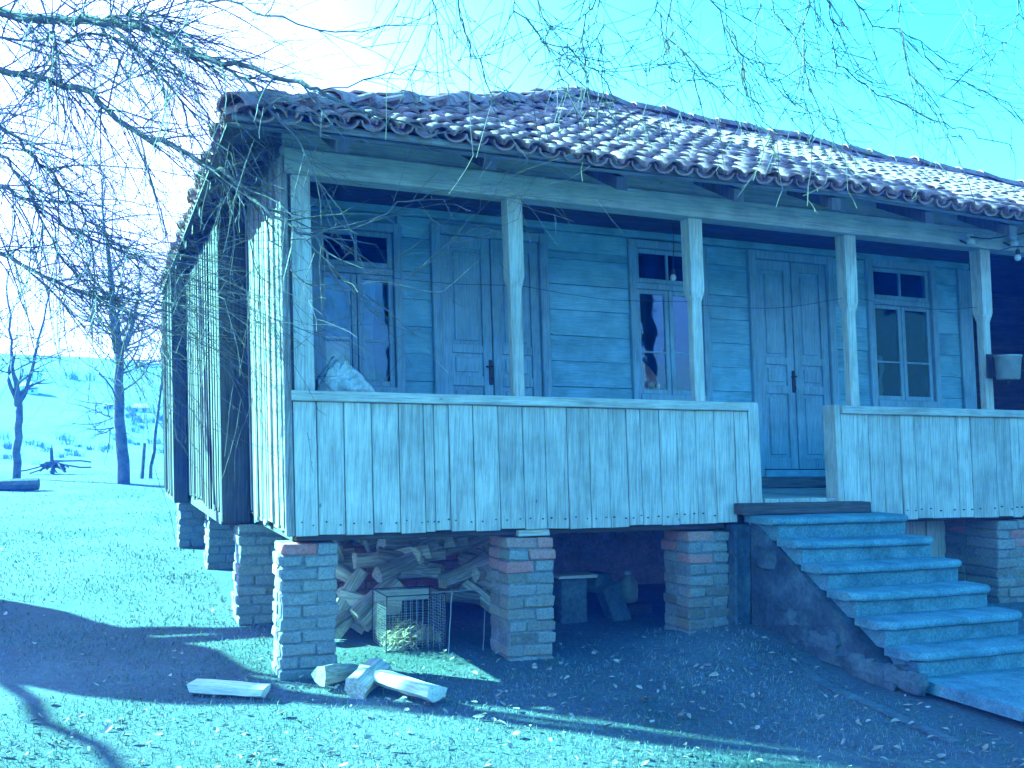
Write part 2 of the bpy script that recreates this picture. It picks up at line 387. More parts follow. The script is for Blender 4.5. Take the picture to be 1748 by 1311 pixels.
def nails(xs, parent, zs):
    m = MB()
    for a_, b_ in zip(xs[:-1], xs[1:]):
        for z_ in zs:
            for f in (0.22, 0.78):
                x_ = a_+(b_-a_)*f+random.uniform(-.01, .01); zz = z_+random.uniform(-.012, .012)
                m.tube([sh(x_, -0.0375, zz), sh(x_, -0.02, zz)], 0.0055, 6)
    tag(m.build('nails', 'iron', parent), kind='stuff')
nails(xl[:-2], rail_l, (0.985,))
rail_r = hbox('hand_rail', 4.40, XR, -0.06, 0.14, 1.776, 1.842, 'wood_x')
xr_ = [4.40, 4.571, 4.686, 4.833, 5.019, 5.17, 5.35, 5.644, 5.80, 6.083, 6.264, 6.369]
while xr_[-1] < XR-0.2: xr_.append(xr_[-1]+random.choice((0.13, 0.15, 0.17, 0.19)))
plank_row(rail_r, xr_, -0.028, 0.024, lambda x: 1.06 if x < 4.62 else (0.99 if x < 4.72 else 0.905), 1.774, 'wood_z')
nails(xr_[4:], rail_r, (0.985,))
hbox('end_board', 3.503, 3.605, -0.035, -0.005, 0.985, 1.842, 'wood_z')
hbox('end_board', 3.565, 3.61, -0.002, 0.13, 1.10, 1.85, 'wood_z')
hbox('end_board', 4.345, 4.396, -0.035, 0.12, 1.06, 1.846, 'wood_z')
# --- floor, ceiling
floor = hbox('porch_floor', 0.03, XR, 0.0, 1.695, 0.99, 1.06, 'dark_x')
x = 0.03
k = 0
while x < XR-0.01:
    w = random.uniform(0.13, 0.17); x1 = min(x+w, XR)
    MB().bbox(x+0.002, x1-0.002, -0.01 if 3.6 < x < 4.35 else 0.0, 1.69, 1.062, 1.095, 0.004, 0.002, sh).build('floor_board', 'wood_y', floor); x = x1
hbox('floor_beam', 0.02, 3.30, 0.05, 0.19, 0.868, 0.986, 'dark_x'); hbox('floor_beam', 4.75, XR, 0.05, 0.19, 0.88, 0.986, 'dark_x')
hbox('corner_strip', -0.052, -0.003, -0.034, -0.004, 0.905, 3.258, 'side_z')
hbox('floor_beam', 0.10, XR, 1.70, 1.86, 0.84, 1.05, 'dark_x')
hbox('floor_beam', 0.012, 0.14, 0.145, 1.69, 0.86, 0.985, 'dark_y')
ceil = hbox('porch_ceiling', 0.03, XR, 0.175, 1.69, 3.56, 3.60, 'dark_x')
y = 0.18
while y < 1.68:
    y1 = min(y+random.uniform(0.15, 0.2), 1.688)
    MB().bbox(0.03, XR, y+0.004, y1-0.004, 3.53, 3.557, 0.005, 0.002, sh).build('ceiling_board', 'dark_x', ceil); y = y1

# --- front wall: horizontal planks around the openings
WX1 = 7.72
OPEN = [(0.49, 1.22, 1.95, 3.36), (1.53, 2.60, 1.09, 3.40), (3.485, 4.295, 1.955, 3.43), (4.82, 5.83, 1.09, 3.44), (6.31, 7.20, 1.965, 3.46)]
def pier(x0, x1, z0, z1, parent):
    z = z0
    while z < z1-0.02:
        h = 0.235 if z1-z > 0.3 else z1-z
        d = random.uniform(-0.006, 0.006)
        MB().bbox(x0+0.002, x1-0.002, 1.70+d, 1.76+d, z+0.0015, z+h-0.0015, 0.003, 0.0015, sh).build('wall_plank', 'wall_x', parent); z += h
wall = MB()
prev = 0.02
for a_, b_, c_, d_ in OPEN + [(WX1, WX1, 0, 0)]:
    wall.box(prev, a_, 1.765, 1.85, 1.07, 3.72, 0, sh)
    if c_ > 1.3: wall.box(a_, b_, 1.765, 1.85, 1.07, c_, 0, sh)
    if d_: wall.box(a_, b_, 1.765, 1.85, d_, 3.72, 0, sh)
    prev = b_
wall = wall.build('front_wall', 'wall_x', house)
prev = 0.02
for a_, b_, c_, d_ in OPEN + [(WX1, WX1, 0, 0)]:
    pier(prev, a_, 1.10+random.uniform(-.005, .005), 3.28, wall)
    if c_ > 1.3: pier(a_, b_, 1.10, c_, wall)
    prev = b_
hbox('top_log', 0.02, WX1, 1.665, 1.76, 3.466, 3.555, 'wall_x', wall)
prev = 0.02
for a_, b_, c_, d_ in OPEN + [(WX1, WX1, 0, 0)]:
    hbox('wall_plank', prev+.002, a_-.002, 1.70, 1.755, 3.284, 3.462, 'wall_x', wall); prev = b_
hbox('wall_corner_board', WX1-0.17, WX1+0.01, 1.66, 1.698, 1.10, 3.46, 'wall_z')
hbox('sill_log', 0.03, WX1, 1.62, 1.638, 1.098, 1.21, 'side_dark_x')

# --- windows
def window(x0, x1, z0, z1):
    y = 1.66; c_ = MB(); w = 0.075
    c_.bbox(x0-0.03, x0+w-0.03, y, 1.72, z0-0.04, z1+0.02, 0.006, 0, sh); c_.bbox(x1-w+0.03, x1+0.03, y, 1.72, z0-0.04, z1+0.02, 0.006, 0, sh)
    c_.bbox(x0+w-0.03, x1-w+0.03, y, 1.72, z1-w+0.02, z1+0.019, 0.006, 0, sh); c_.bbox(x0+w-0.03, x1-w+0.03, y-0.012, 1.72, z0-0.04, z0+0.035, 0.006, 0, sh)
    o = c_.build('window', 'wall_z', house)
    a_, b_ = x0+w-0.027, x1-w+0.027; zt = z0 + 0.70*(z1-z0); mid = (a_+b_)/2
    zb, zu = z0+0.038, z1-w+0.017
    s_ = MB(); f = 0.045
    s_.bbox(a_, b_, 1.685, 1.735, zt, zt+0.055, 0.005, 0, sh)                                 # transom
    for l_, r_, q0, q1 in ((a_, mid-0.004, zb, zt-0.004), (mid+0.004, b_, zb, zt-0.004), (a_, b_, zt+0.059, zu)):
        s_.bbox(l_, l_+f, 1.70, 1.735, q0, q1, 0.005, 0, sh); s_.bbox(r_-f, r_, 1.70, 1.735, q0, q1, 0.005, 0, sh)
        s_.bbox(l_+f, r_-f, 1.701, 1.735, q0, q0+f, 0.005, 0, sh); s_.bbox(l_+f, r_-f, 1.701, 1.735, q1-f*0.9, q1, 0.005, 0, sh)
    zm = zb + 0.40*(zt-zb)
    s_.box(a_+f, mid-0.004-f, 1.705, 1.73, zm-0.008, zm+0.008, 0, sh); s_.box(mid+0.004+f, b_-f, 1.705, 1.73, zm-0.008, zm+0.008, 0, sh)
    s_.box(mid-0.011, mid+0.011, 1.705, 1.73, zt+0.059+f, zu-f*0.9, 0, sh)
    s_.build('sash', 'wall_z', o)
    g = lambda l_, r_, q0, q1: MB().box(l_, r_, 1.716, 1.720, q0, q1, 0, sh).build('pane', 'glass', o)
    for l_, r_ in ((a_+f-.004, mid-f), (mid+f, b_-f+.004)):
        g(l_, r_, zb+f-.004, zm-0.006); g(l_, r_, zm+0.006, zt-f+.004)
    g(a_+f-.004, mid-0.009, zt+f+.055, zu-f+.008); g(mid+0.009, b_-f+.004, zt+f+.055, zu-f+.008)
    return o
for a_, b_, c_, d_ in (OPEN[0], OPEN[2], OPEN[4]): window(a_, b_, c_, d_)
# --- doors
def door(x0, x1, z0, z1):
    c_ = MB(); w = 0.085
    c_.bbox(x0-0.02, x0+w-0.02, 1.655, 1.73, z0, z1+0.02, 0.008, 0, sh); c_.bbox(x1-w+0.02, x1+0.02, 1.655, 1.73, z0, z1+0.02, 0.008, 0, sh)
    c_.bbox(x0-0.03, x1+0.03, 1.645, 1.729, z1+0.022, z1+0.10, 0.01, 0, sh) if False else c_.bbox(x0+w-0.018, x1-w+0.018, 1.655, 1.73, z1-w+0.02, z1+0.018, 0.008, 0, sh)
    o = c_.build('door', 'wall_z', house)
    a_, b_ = x0+w-0.016, x1-w+0.016; mid = (a_+b_)/2; zt = z1-w+0.014; zb = z0+0.19
    hbox('threshold', a_, b_, 1.64, 1.74, z0+0.008, zb-0.01, 'wall_x', o)
    for l_, r_ in ((a_, mid-0.006), (mid+0.006, b_)):
        m = MB(); s_ = 0.085; y0, y1 = 1.69, 1.735
        m.bbox(l_, l_+s_, y0, y1, zb, zt, 0.004, 0, sh); m.bbox(r_-s_, r_, y0, y1, zb, zt, 0.004, 0, sh)
        zs = [zb, zb+0.14, 0, 0, 0, zt]
        H = zt-zb
        rails = [(zb, zb+0.11), (zb+0.36*H, zb+0.36*H+0.085), (zb+0.50*H, zb+0.50*H+0.075), (zt-0.10, zt)]
        for q0, q1 in rails: m.bbox(l_+s_, r_-s_, y0+0.002, y1, q0, q1, 0.004, 0, sh)
        m.build('door_leaf', 'wall_z', o)
        for q0, q1 in ((rails[0][1], rails[1][0]), (rails[1][1], rails[2][0]), (rails[2][1], rails[3][0])):
            p = MB(); p.box(l_+s_-0.005, r_-s_+0.005, y0+0.026, y1-0.004, q0-0.004, q1+0.004, 0, sh)
            p.bbox(l_+s_+0.035, r_-s_-0.035, y0+0.012, y0+0.028, q0+0.035, q1-0.035, 0.009, 0, sh); p.build('door_panel', 'wall_z', o)
    h = MB(); hz = zb+0.42*(zt-zb)
    h.bbox(mid-0.045, mid-0.012, 1.676, 1.689, hz-0.11, hz+0.11, 0.004, 0, sh)
    h.tube([sh(mid-0.028, 1.676, hz+0.05), sh(mid-0.028, 1.63, hz+0.05), sh(mid-0.09, 1.63, hz+0.045)], 0.008, 8)
    h.tube([sh(mid-0.028, 1.68, hz-0.05), sh(mid-0.028, 1.655, hz-0.05), sh(mid-0.028, 1.655, hz-0.09)], 0.006, 6)
    h.build('door_handle', 'iron', o)
    return o
door(*OPEN[1]); door(*OPEN[3])
# --- rooms behind the windows, so that they stay dark
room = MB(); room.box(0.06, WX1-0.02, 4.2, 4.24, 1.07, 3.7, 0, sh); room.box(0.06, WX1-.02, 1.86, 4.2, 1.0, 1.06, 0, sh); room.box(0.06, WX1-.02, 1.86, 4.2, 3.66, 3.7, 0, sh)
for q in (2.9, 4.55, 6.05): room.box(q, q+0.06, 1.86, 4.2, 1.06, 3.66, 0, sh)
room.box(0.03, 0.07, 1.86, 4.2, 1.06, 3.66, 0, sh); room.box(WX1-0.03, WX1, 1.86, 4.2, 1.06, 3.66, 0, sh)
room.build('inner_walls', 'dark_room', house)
# --- recess on the right with a plank door
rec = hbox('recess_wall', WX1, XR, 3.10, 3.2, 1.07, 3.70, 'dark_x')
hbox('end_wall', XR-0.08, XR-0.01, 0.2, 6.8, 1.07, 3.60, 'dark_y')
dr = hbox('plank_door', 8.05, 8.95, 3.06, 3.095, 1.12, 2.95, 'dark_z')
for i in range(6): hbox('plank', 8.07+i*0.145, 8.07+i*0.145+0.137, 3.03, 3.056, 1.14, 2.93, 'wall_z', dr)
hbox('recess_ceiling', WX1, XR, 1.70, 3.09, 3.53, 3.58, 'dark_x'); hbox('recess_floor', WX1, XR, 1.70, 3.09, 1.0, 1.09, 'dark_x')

# --- left side wall, three stepped stretches of narrow planks
def side(name, x, y0, y1, z0, z1, mat='side_z', front=None):
    o = MB().box(x+0.045, x+0.075, y0, y1, z0+0.03, z1, 0, sh).build(name, 'dark_z', house); y = y0
    i = 0
    while y < y1-0.02:
        w = random.uniform(0.085, 0.135); b_ = min(y+w, y1)
        dx = (0.009 if i % 2 else 0.0)+random.uniform(-0.004, 0.004)
        zl = z0+random.uniform(-0.02, 0.035)
        MB().bbox(x+dx-0.002, x+dx+0.022, y+0.0015, b_-0.0015, zl, z1+random.uniform(-.03, .02), 0.004, 0.0025, sh).build('side_plank', mat, o)
        if i % 2 == 0: MB().bbox(x-0.013, x-0.003, b_-0.014, b_+0.014, zl+0.02, z1-0.02, 0.004, 0.003, sh).build('batten', mat, o)
        y = b_; i += 1
    return o
side('side_wall', -0.045, 0.0, 1.70, 0.915, 3.40)
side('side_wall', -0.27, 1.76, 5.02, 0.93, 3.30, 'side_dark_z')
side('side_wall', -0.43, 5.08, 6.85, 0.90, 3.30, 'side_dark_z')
hbox('corner_board', -0.27, -0.05, 1.71, 1.755, 0.87, 3.50, 'dark_z'); hbox('corner_board', -0.43, -0.275, 5.03, 5.075, 0.86, 3.50, 'dark_z')  # shade on these front-facing boards is put into their dark colour
hbox('side_plate', -0.05, 0.06, 0.155, 1.70, 3.41, 3.60, 'dark_y'); hbox('side_plate', -0.27, -0.1, 1.76, 5.02, 3.41, 3.62, 'dark_y'); hbox('side_plate', -0.43, -0.28, 5.08, 6.85, 3.41, 3.62, 'dark_y')
hbox('sill_beam', -0.26, 0.0, 1.87, 5.0, 0.84, 0.93, 'dark_y'); hbox('sill_beam', -0.42, 0.0, 5.08, 6.8, 0.84, 0.90, 'dark_y')
hbox('rear_wall', -0.4, XR, 6.8, 6.88, 0.85, 3.6, 'dark_x'); hbox('lower_floor', -0.2, XR, 1.87, 6.78, 0.935, 0.99, 'dark_x')

# ------------------------------------------------------------------ roof
RY, AX = 3.2, 3.6
EX0, EX1, EY0, EY1 = -0.44, 11.0, -0.52, 6.92
def ez(x): return 3.452 + 0.014*math.sin(x*1.9) - 0.010*max(0, x-5)
def rz(x): return 5.29 - 0.046*max(0, x-AX) + 0.012*math.sin(x*2.3)
def rf(x, t_):
    """point on the front slope"""
    sag = -0.05*math.sin(PI*t_) + 0.02*noise.noise(Vector((x*0.8, t_*4, 0)))
    return Vector((x - 0.10*smooth(-0.6, 0.5, 10), EY0+(RY-EY0)*t_, ez(x)+(rz(max(x, AX))-ez(x))*t_+sag))
def lf(y, t_):
    """point on the left slope"""
    ax = Vector((AX-0.10, RY, rz(AX)))
    e = Vector((EX0-0.10, y, 3.45+0.012*math.sin(y*2)))
    top_y = RY
    p = e.copy(); p.x = e.x+(ax.x-e.x)*t_; p.z = e.z+(ax.z-e.z)*t_ - 0.04*math.sin(PI*t_); return p
deck = MB(); off = Vector((0, 0, -0.045))
A = [rf(x, 0)+off for x in (EX0, 2, 4, 6, 8, EX1)]; B = [rf(x, 1)+off for x in (AX, AX+1.5, 5.7, 7, 8.5, EX1)]
def slab(ps, th=0.022):
    n = len(ps); v = [Vector(p) for p in ps] + [Vector(p)-Vector((0, 0, th)) for p in ps]
    deck.add(v, [tuple(range(n)), tuple(range(2*n-1, n-1, -1))] + [(i, n+i, n+(i+1) % n, (i+1) % n) for i in range(n)])
for i in range(5): slab([A[i], A[i+1], B[i+1], B[i]])
apex = B[0]; C0 = lf(EY0, 0)+off; C1 = lf(EY1, 0)+off
slab([A[0]+Vector((0, 0, -.003)), apex+Vector((0, 0, -.003)), C1+Vector((0, 0, -.003))])
slab([C1+Vector((0, 0, -.006)), apex+Vector((0, 0, -.006)), B[-1]+Vector((0, 0, -.006)), Vector((EX1-.1, EY1, 3.3))])
roof = deck.build('roof', 'dark_x', house)
def tile_mesh(L=0.38, w0=0.080, w1=0.062, th=0.012, segs=6, h0=0.062, h1=0.050):
    V_ = []; F_ = []
    for yy, w, h in ((0, w0, h0), (L, w1, h1)):
        for r_ in (0, -th):
            for k in range(segs+1):
                a_ = PI*k/segs; V_.append(((w+r_)*math.cos(a_), yy, (h+r_)*math.sin(a_)))
    n = segs+1
    for k in range(segs):
        F_ += [(k, 2*n+k, 2*n+k+1, k+1), (n+k, n+k+1, 3*n+k+1, 3*n+k), (k, k+1, n+k+1, n+k), (2*n+k, 3*n+k, 3*n+k+1, 2*n+k+1)]
    F_ += [(0, n, 3*n, 2*n), (segs, 2*n+segs, 3*n+segs, n+segs)]
    return V_, F_
TV, TF = tile_mesh()
def new_tile_me(i):
    rnd = random.Random(i); me = bpy.data.meshes.new('roof_tile')
    me.from_pydata([(x*(1+0.0)+rnd.uniform(-.003, .003), y+rnd.uniform(-.006, .006), z+rnd.uniform(-.003, .003)) for x, y, z in TV], [], TF)
    me.materials.append(M['tile']); me.polygons.foreach_set('use_smooth', [len(p.vertices) == 4 and k % 4 < 2 for k, p in enumerate(me.polygons)]); return me
TME = [new_tile_me(i) for i in range(6)]
def frame(p, q, side_v, lift, jit):
    v_ = (q-p).normalized(); n_ = side_v.cross(v_).normalized(); u_ = v_.cross(n_)
    m = Matrix(((u_.x, v_.x, n_.x, p.x), (u_.y, v_.y, n_.y, p.y), (u_.z, v_.z, n_.z, p.z), (0, 0, 0, 1)))
    r_ = Matrix.Rotation(random.uniform(-jit, jit), 4, 'Z') @ Matrix.Rotation(random.uniform(-jit, jit)*0.6-0.03, 4, 'X') @ Matrix.Rotation(random.uniform(-jit, jit)*0.8, 4, 'Y')
    return Matrix.Translation(n_*lift) @ m @ r_
covers = []; pans = []
ROWS = 16; PIT = 0.172
for i in range(ROWS):
    t0 = i/ROWS; t1 = t0+1.0/ROWS
    xmin = EX0+(AX-EX0)*t0+0.05
    j = 0
    nx = int((EX1-EX0)/PIT)
    for j in range(nx):
        xx = EX0+0.12+PIT*j+random.uniform(-.014, .014)
        if xx < xmin: continue
        p = rf(xx, t0+random.uniform(-.008, .008)); q = rf(xx+random.uniform(-.006, .006), t1)
        covers.append(frame(p, q, Vector((1, 0, 0)), 0.012+random.uniform(-.004, .006), 0.05))
        p = rf(xx+PIT/2, t0); q = rf(xx+PIT/2, t1)
        pans.append(frame(p, q, Vector((1, 0, 0)), 0.034, 0.03) @ Matrix.Rotation(PI, 4, 'Y'))
left = []
for i in range(ROWS):
    t0 = i/ROWS; t1 = t0+1.0/ROWS
    y0 = EY0+(RY-EY0)*t0; y1 = EY1+(RY-EY1)*t0
    for j in range(int((EY1-EY0)/PIT)):
        yy = EY0+0.12+PIT*j+random.uniform(-.02, .02)
        if yy < y0+.05 or yy > y1-.05: continue
        left.append(frame(lf(yy, t0+random.uniform(-.01, .01)), lf(yy, t1), Vector((0, -1, 0)), 0.012, 0.06))
        left.append(frame(lf(yy+PIT/2, t0), lf(yy+PIT/2, t1), Vector((0, -1, 0)), 0.038, 0.03) @ Matrix.Rotation(PI, 4, 'Y'))
def vis(m):
    p = m.translation-CAM; z = p.dot(fw)
    return z, 874+1700*p.dot(rr)/z
covers.sort(key=lambda m: (vis(m)[1] > 1790, (m.translation-CAM).length))
for i, m in enumerate(covers[:300]):
    o = bpy.data.objects.new('roof_tile', TME[i % 6]); link(o, roof); o.matrix_local = wloc(roof).inverted() @ m
def mass(name, mats, mat, parent, verts=TV, faces=TF):
    tv = np.array(verts); V_ = []; F_ = []; n = len(verts)
    for k, m in enumerate(mats):
        a_ = np.array(m); w = tv @ a_[:3, :3].T + a_[:3, 3]; V_.append(w); F_ += [tuple(x+k*n for x in f) for f in faces]
    V_ = np.concatenate(V_)
    me = bpy.data.meshes.new(name); me.from_pydata(V_.tolist(), [], F_); me.materials.append(M[mat])
    o = bpy.data.objects.new(name, me); link(o, parent)
    if parent is not None: o.matrix_local = wloc(parent).inverted()
    tag(o, kind='stuff'); return o
mass('farther_roof_tiles', covers[300:] + left, 'tile_mass', roof)
mass('channel_tiles', pans, 'tile_mass', roof)
CV, CF = tile_mesh(0.46, 0.125, 0.10, 0.016, 6, 0.10, 0.085)
cme = bpy.data.meshes.new('hip_tile'); cme.from_pydata(CV, [], CF); cme.materials.append(M['tile'])
def capline(f0, n, name):
    for i in range(n):
        p, q = f0(i/n), f0((i+1)/n); side_v = (q-p).cross(Vector((0, 0, 1)))
        o = bpy.data.objects.new(name, cme); link(o, roof); o.matrix_local = wloc(roof).inverted() @ frame(p, q, side_v, 0.035, 0.07)
capline(lambda t_: rf(EX0+(AX-EX0)*(0.01+.99*t_), 0.01+.99*t_)+Vector((0, 0, 0.0+0.02*math.sin(t_*40))), 17, 'hip_tile')
capline(lambda t_: rf(AX+(EX1-AX)*t_, 1)+Vector((0, 0, 0.01+0.02*math.sin(t_*50))), 20, 'ridge_tile')
# rafters poking out under the eaves
xk = 0.25
while xk < EX1:
    p = rf(xk, -0.005)+Vector((0, 0, -0.12)); q = rf(xk, 0.2)+Vector((0, 0, -0.12)); w = 0.042
    n_ = Vector((0, 0, 0.045))
    v_ = [p+Vector((sx_*w, 0.02, sz*0.045)) for sz in (-1, 1) for sx_ in (-1, 1)] + [q+Vector((sx_*w, 0, sz*0.045)) for sz in (-1, 1) for sx_ in (-1, 1)]
    mesh('rafter_end', v_, [(0, 1, 3, 2), (4, 6, 7, 5), (0, 4, 5, 1), (2, 3, 7, 6), (0, 2, 6, 4), (1, 5, 7, 3)], 'side_dark_z', roof); xk += 0.93+random.uniform(-.08, .08)  # eave shade on these ends comes from the darker wood colour
yk = 0.1
while yk < 6.8:
    p = lf(yk, 0.0)+Vector((0.03, 0, -0.115)); q = lf(yk, 0.26)+Vector((0, 0, -0.115)); w = 0.045
    v_ = [p+Vector((0, sx_*w, sz*0.04)) for sz in (-1, 1) for sx_ in (-1, 1)] + [q+Vector((0, sx_*w, sz*0.04)) for sz in (-1, 1) for sx_ in (-1, 1)]
    mesh('rafter_end', v_, [(0, 2, 3, 1), (4, 5, 7, 6), (0, 1, 5, 4), (2, 6, 7, 3), (0, 4, 6, 2), (1, 3, 7, 5)], 'dark_x', roof); yk += 0.75+random.uniform(-.1, .1)  # left rafters coloured dark to carry the shadow under the eave

# ------------------------------------------------------------------ brick pillars
def pillar(x0, x1, y0, y1, zt, mats, courses=10, base=0.0, rnd=0):
    rg = random.Random(rnd); zb = base-0.12; h = (zt-base)/courses
    p = MB().box(x0+.012, x1-.012, y0+.012, y1-.012, zb, zt-0.012).build('brick_pillar', 'mortar', house)
    for c_ in range(-1, courses):
        z0 = base+c_*h+0.005; z1 = z0+h-0.011
        g = rg.uniform(-.010, .010); W = x1-x0; D = y1-y0
        cut = 0.62 if c_ % 2 else 0.38
        cut += rg.uniform(-.05, .05)
        d2 = 0.36 if c_ % 2 else 0.6
        hd = D*0.5
        segs = [(x0, x0+W*cut-.005, y0, y0+hd*0.95), (x0+W*cut+.005, x1, y0, y0+hd*1.0), (x0, x0+W*0.5-.005, y0+hd*0.95+.01, y1), (x0+W*0.5+.005, x1, y0+hd*1.0+.01, y1)]
        frac = c_/courses
        for (a_, b_, e, f) in segs:
            ox, oy = rg.uniform(-.009, .009)+g, rg.uniform(-.009, .009)
            kind = mats(frac, rg)
            m = MB().bbox(a_+ox, b_+ox, e+oy, f+oy, z0+rg.uniform(-.003, .003), z1+rg.uniform(-.003, .003), 0.008, 0.006)
            m.build('brick', kind, p)
    return p
def m_front(fr, rg):
    if fr > 0.62: return 'brick' if rg.random() < 0.75 else 'brick_smear'
    if fr > 0.4: return 'brick_smear' if rg.random() < 0.7 else 'brick_dark'
    return 'brick_dark' if rg.random() < 0.7 else 'brick_smear'  # lower courses take mostly the darker bricks
def m_p1(fr, rg):
    if fr > 0.6: return 'brick' if rg.random() < 0.55 else 'brick_smear'
    return 'brick_smear'
def m_side(fr, rg): return 'brick_smear' if rg.random() < 0.75 else 'brick_dark'
pillar(-0.075, 0.285, 0.005, 0.36, 0.86, m_p1, 10, 0.06, 1)
pillar(1.49, 1.84, 0.005, 0.38, 0.855, m_front, 10, 0.02, 2)
MB().bbox(1.56, 1.80, 0.0, 0.30, 0.862, 0.905, 0.005, 0.004).build('packing_board', 'wood_x', house)
pillar(2.955, 3.31, 0.005, 0.38, 0.855, m_front, 10, 0.03, 3)
pillar(6.09, 6.46, 0.005, 0.75, 0.875, m_front, 10, 0.03, 4)
pillar(7.6, 7.95, 0.005, 0.38, 0.86, m_front, 9, 0.03, 9)
pillar(-0.13, 0.21, 1.72, 2.10, 0.845, m_side, 10, 0.05, 5)
pillar(-0.10, 0.24, 4.60, 4.98, 0.84, m_side, 8, 0.14, 6)
pillar(-0.27, 0.12, 6.45, 6.85, 0.84, m_side, 7, 0.22, 7)
# cap stones and foundation wall at the back of the crawl space
for (a_, b_, c_, d_, e, f) in ((-0.14, 0.13, 1.66, 1.72, 0.80, 0.86),): MB().bbox(a_, b_, c_, d_, e, f, 0.008, 0.01).build('cap_stone', 'brick_smear', house)
fwall = MB().box(0.22, XR, 2.55, 2.75, -0.2, 0.93).build('foundation_wall', 'mortar', house)
z = 0.10
r_ = 0
while z < 0.90:
    x = 0.24 - (0.12 if r_ % 2 else 0)
    while x < 2.6:
        if x > 0.2: MB().bbox(x, x+0.235, 2.535, 2.62, z, z+0.065, 0.006, 0.005).build('brick', 'brick', fwall)
        x += 0.247
    z += 0.078; r_ += 1

# ------------------------------------------------------------------ staircase
stairs = empty('concrete_staircase', (4.05, -1.0, 0), 'concrete steps with rounded treads leading up to the porch gap', 'stairs')
SX0, SX1 = 3.44, 4.66
def tread(x0, x1, y0, y1, zt, th=0.055):
    """slab whose front and left edges are rounded over"""
    m = MB(); n = 5; prof = [(0, zt)]
    for k in range(n+1):
        a_ = PI*k/n - PI/2; prof.append((0.0275*math.cos(a_), zt-th/2-math.sin(a_)*th/2*-1)) if False else None
    prof = [(0.03*math.sin(PI*k/n), zt-th*k/n) for k in range(n+1)]
    prof = [(0.028*math.sqrt(max(0, 1-((2*k/n)-1)**2)), zt-th*k/n) for k in range(n+1)]
    sections = 14; V_ = []
    for i in range(sections+1):
        xx = x0+(x1-x0)*i/sections; rnd_ = 0.06
        inset = 0.0
        for e in (xx-x0, x1-xx):
            if e < rnd_: inset = rnd_-math.sqrt(max(0, rnd_**2-(rnd_-e)**2))
        wob = 0.010*noise.noise(Vector((xx*9, y0*7, zt*5)))+0.03*max(0, noise.noise(Vector((xx*5, y0*11, zt*17)))-0.22)
        zw = 0.006*noise.noise(Vector((xx*3, y0*5, zt*3+9)))
        V_.append((xx, y1, zt+zw))
        for o_, z_ in prof: V_.append((xx, y0+0.028+inset-o_+wob, z_+zw))
        V_.append((xx, y1, zt-th))
    k = len(prof)+2; F_ = []
    for i in range(sections):
        for q in range(k): F_.append((i*k+q, i*k+(q+1) % k, (i+1)*k+(q+1) % k, (i+1)*k+q))
    F_.append(tuple(range(k))[::-1]); F_.append(tuple(range(sections*k, (sections+1)*k)))
    return m.add(V_, F_).build('tread', 'concrete', stairs)
for k in range(7):
    zt = 0.98-0.15*k; yn = -0.47-0.247*k; dx = 0.02*k
    yb = -0.06 if k == 0 else yn+0.29
    if k < 6:
        tread(SX0+dx-0.03, SX1+dx*0.5+0.04, yn, yb, zt)
        MB().bbox(SX0+dx+0.02, SX1+dx*0.5, yn+0.055, yb+0.02, zt-0.15-0.02, zt-0.056, 0.004, 0.003).build('riser', 'concrete', stairs)
    else:
        tread(SX0+dx-0.02, SX1+0.6, yn-0.55, yn+0.30, zt, 0.07)
# rough side cheek below the treads, in stones
ch = MB()
prof = [(-0.08, 0.92)] + [(-0.185-0.247*k, 0.90-0.15*k) for k in range(6)] + [(-1.60, -0.05), (-0.08, -0.05)]
n = len(prof)
ch.add([(SX0+0.015, y_, z_) for y_, z_ in prof] + [(SX1-0.02, y_, z_) for y_, z_ in prof], [tuple(range(n)), tuple(range(2*n-1, n-1, -1))] + [(i, n+i, n+(i+1) % n, (i+1) % n) for i in range(n)])
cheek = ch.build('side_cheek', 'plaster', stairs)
def stone(x, y, z, sx_, sy, sz, parent, mat='stone', rnd=1):
    rg = random.Random(rnd); m = MB(); V_ = []; rows, cols = 5, 8
    for i in range(rows):
        ph = PI*(i+0.0)/(rows-1)-PI/2
        for k in range(cols):
            th = 2*PI*k/cols; q = 0.85+0.3*rg.random(); sg = lambda v: math.copysign(abs(v)**0.6, v)
            V_.append((x+sx_*sg(math.cos(ph))*sg(math.cos(th))*q, y+sy*sg(math.cos(ph))*sg(math.sin(th))*q, z+sz*sg(math.sin(ph))*q))
    F_ = [(i*cols+k, i*cols+(k+1) % cols, (i+1)*cols+(k+1) % cols, (i+1)*cols+k) for i in range(rows-1) for k in range(cols)]
    F_ += [tuple(range(cols))[::-1], tuple(range((rows-1)*cols, rows*cols))]
    return m.add(V_, F_).build('stone', mat, parent)
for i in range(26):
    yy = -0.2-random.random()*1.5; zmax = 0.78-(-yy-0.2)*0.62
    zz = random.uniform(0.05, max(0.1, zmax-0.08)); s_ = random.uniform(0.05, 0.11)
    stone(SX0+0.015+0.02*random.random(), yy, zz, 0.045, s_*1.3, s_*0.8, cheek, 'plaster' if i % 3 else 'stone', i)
hbox('wooden_step', 3.33, 4.56, -0.16, -0.042, 0.985, 1.07, 'dark_x')
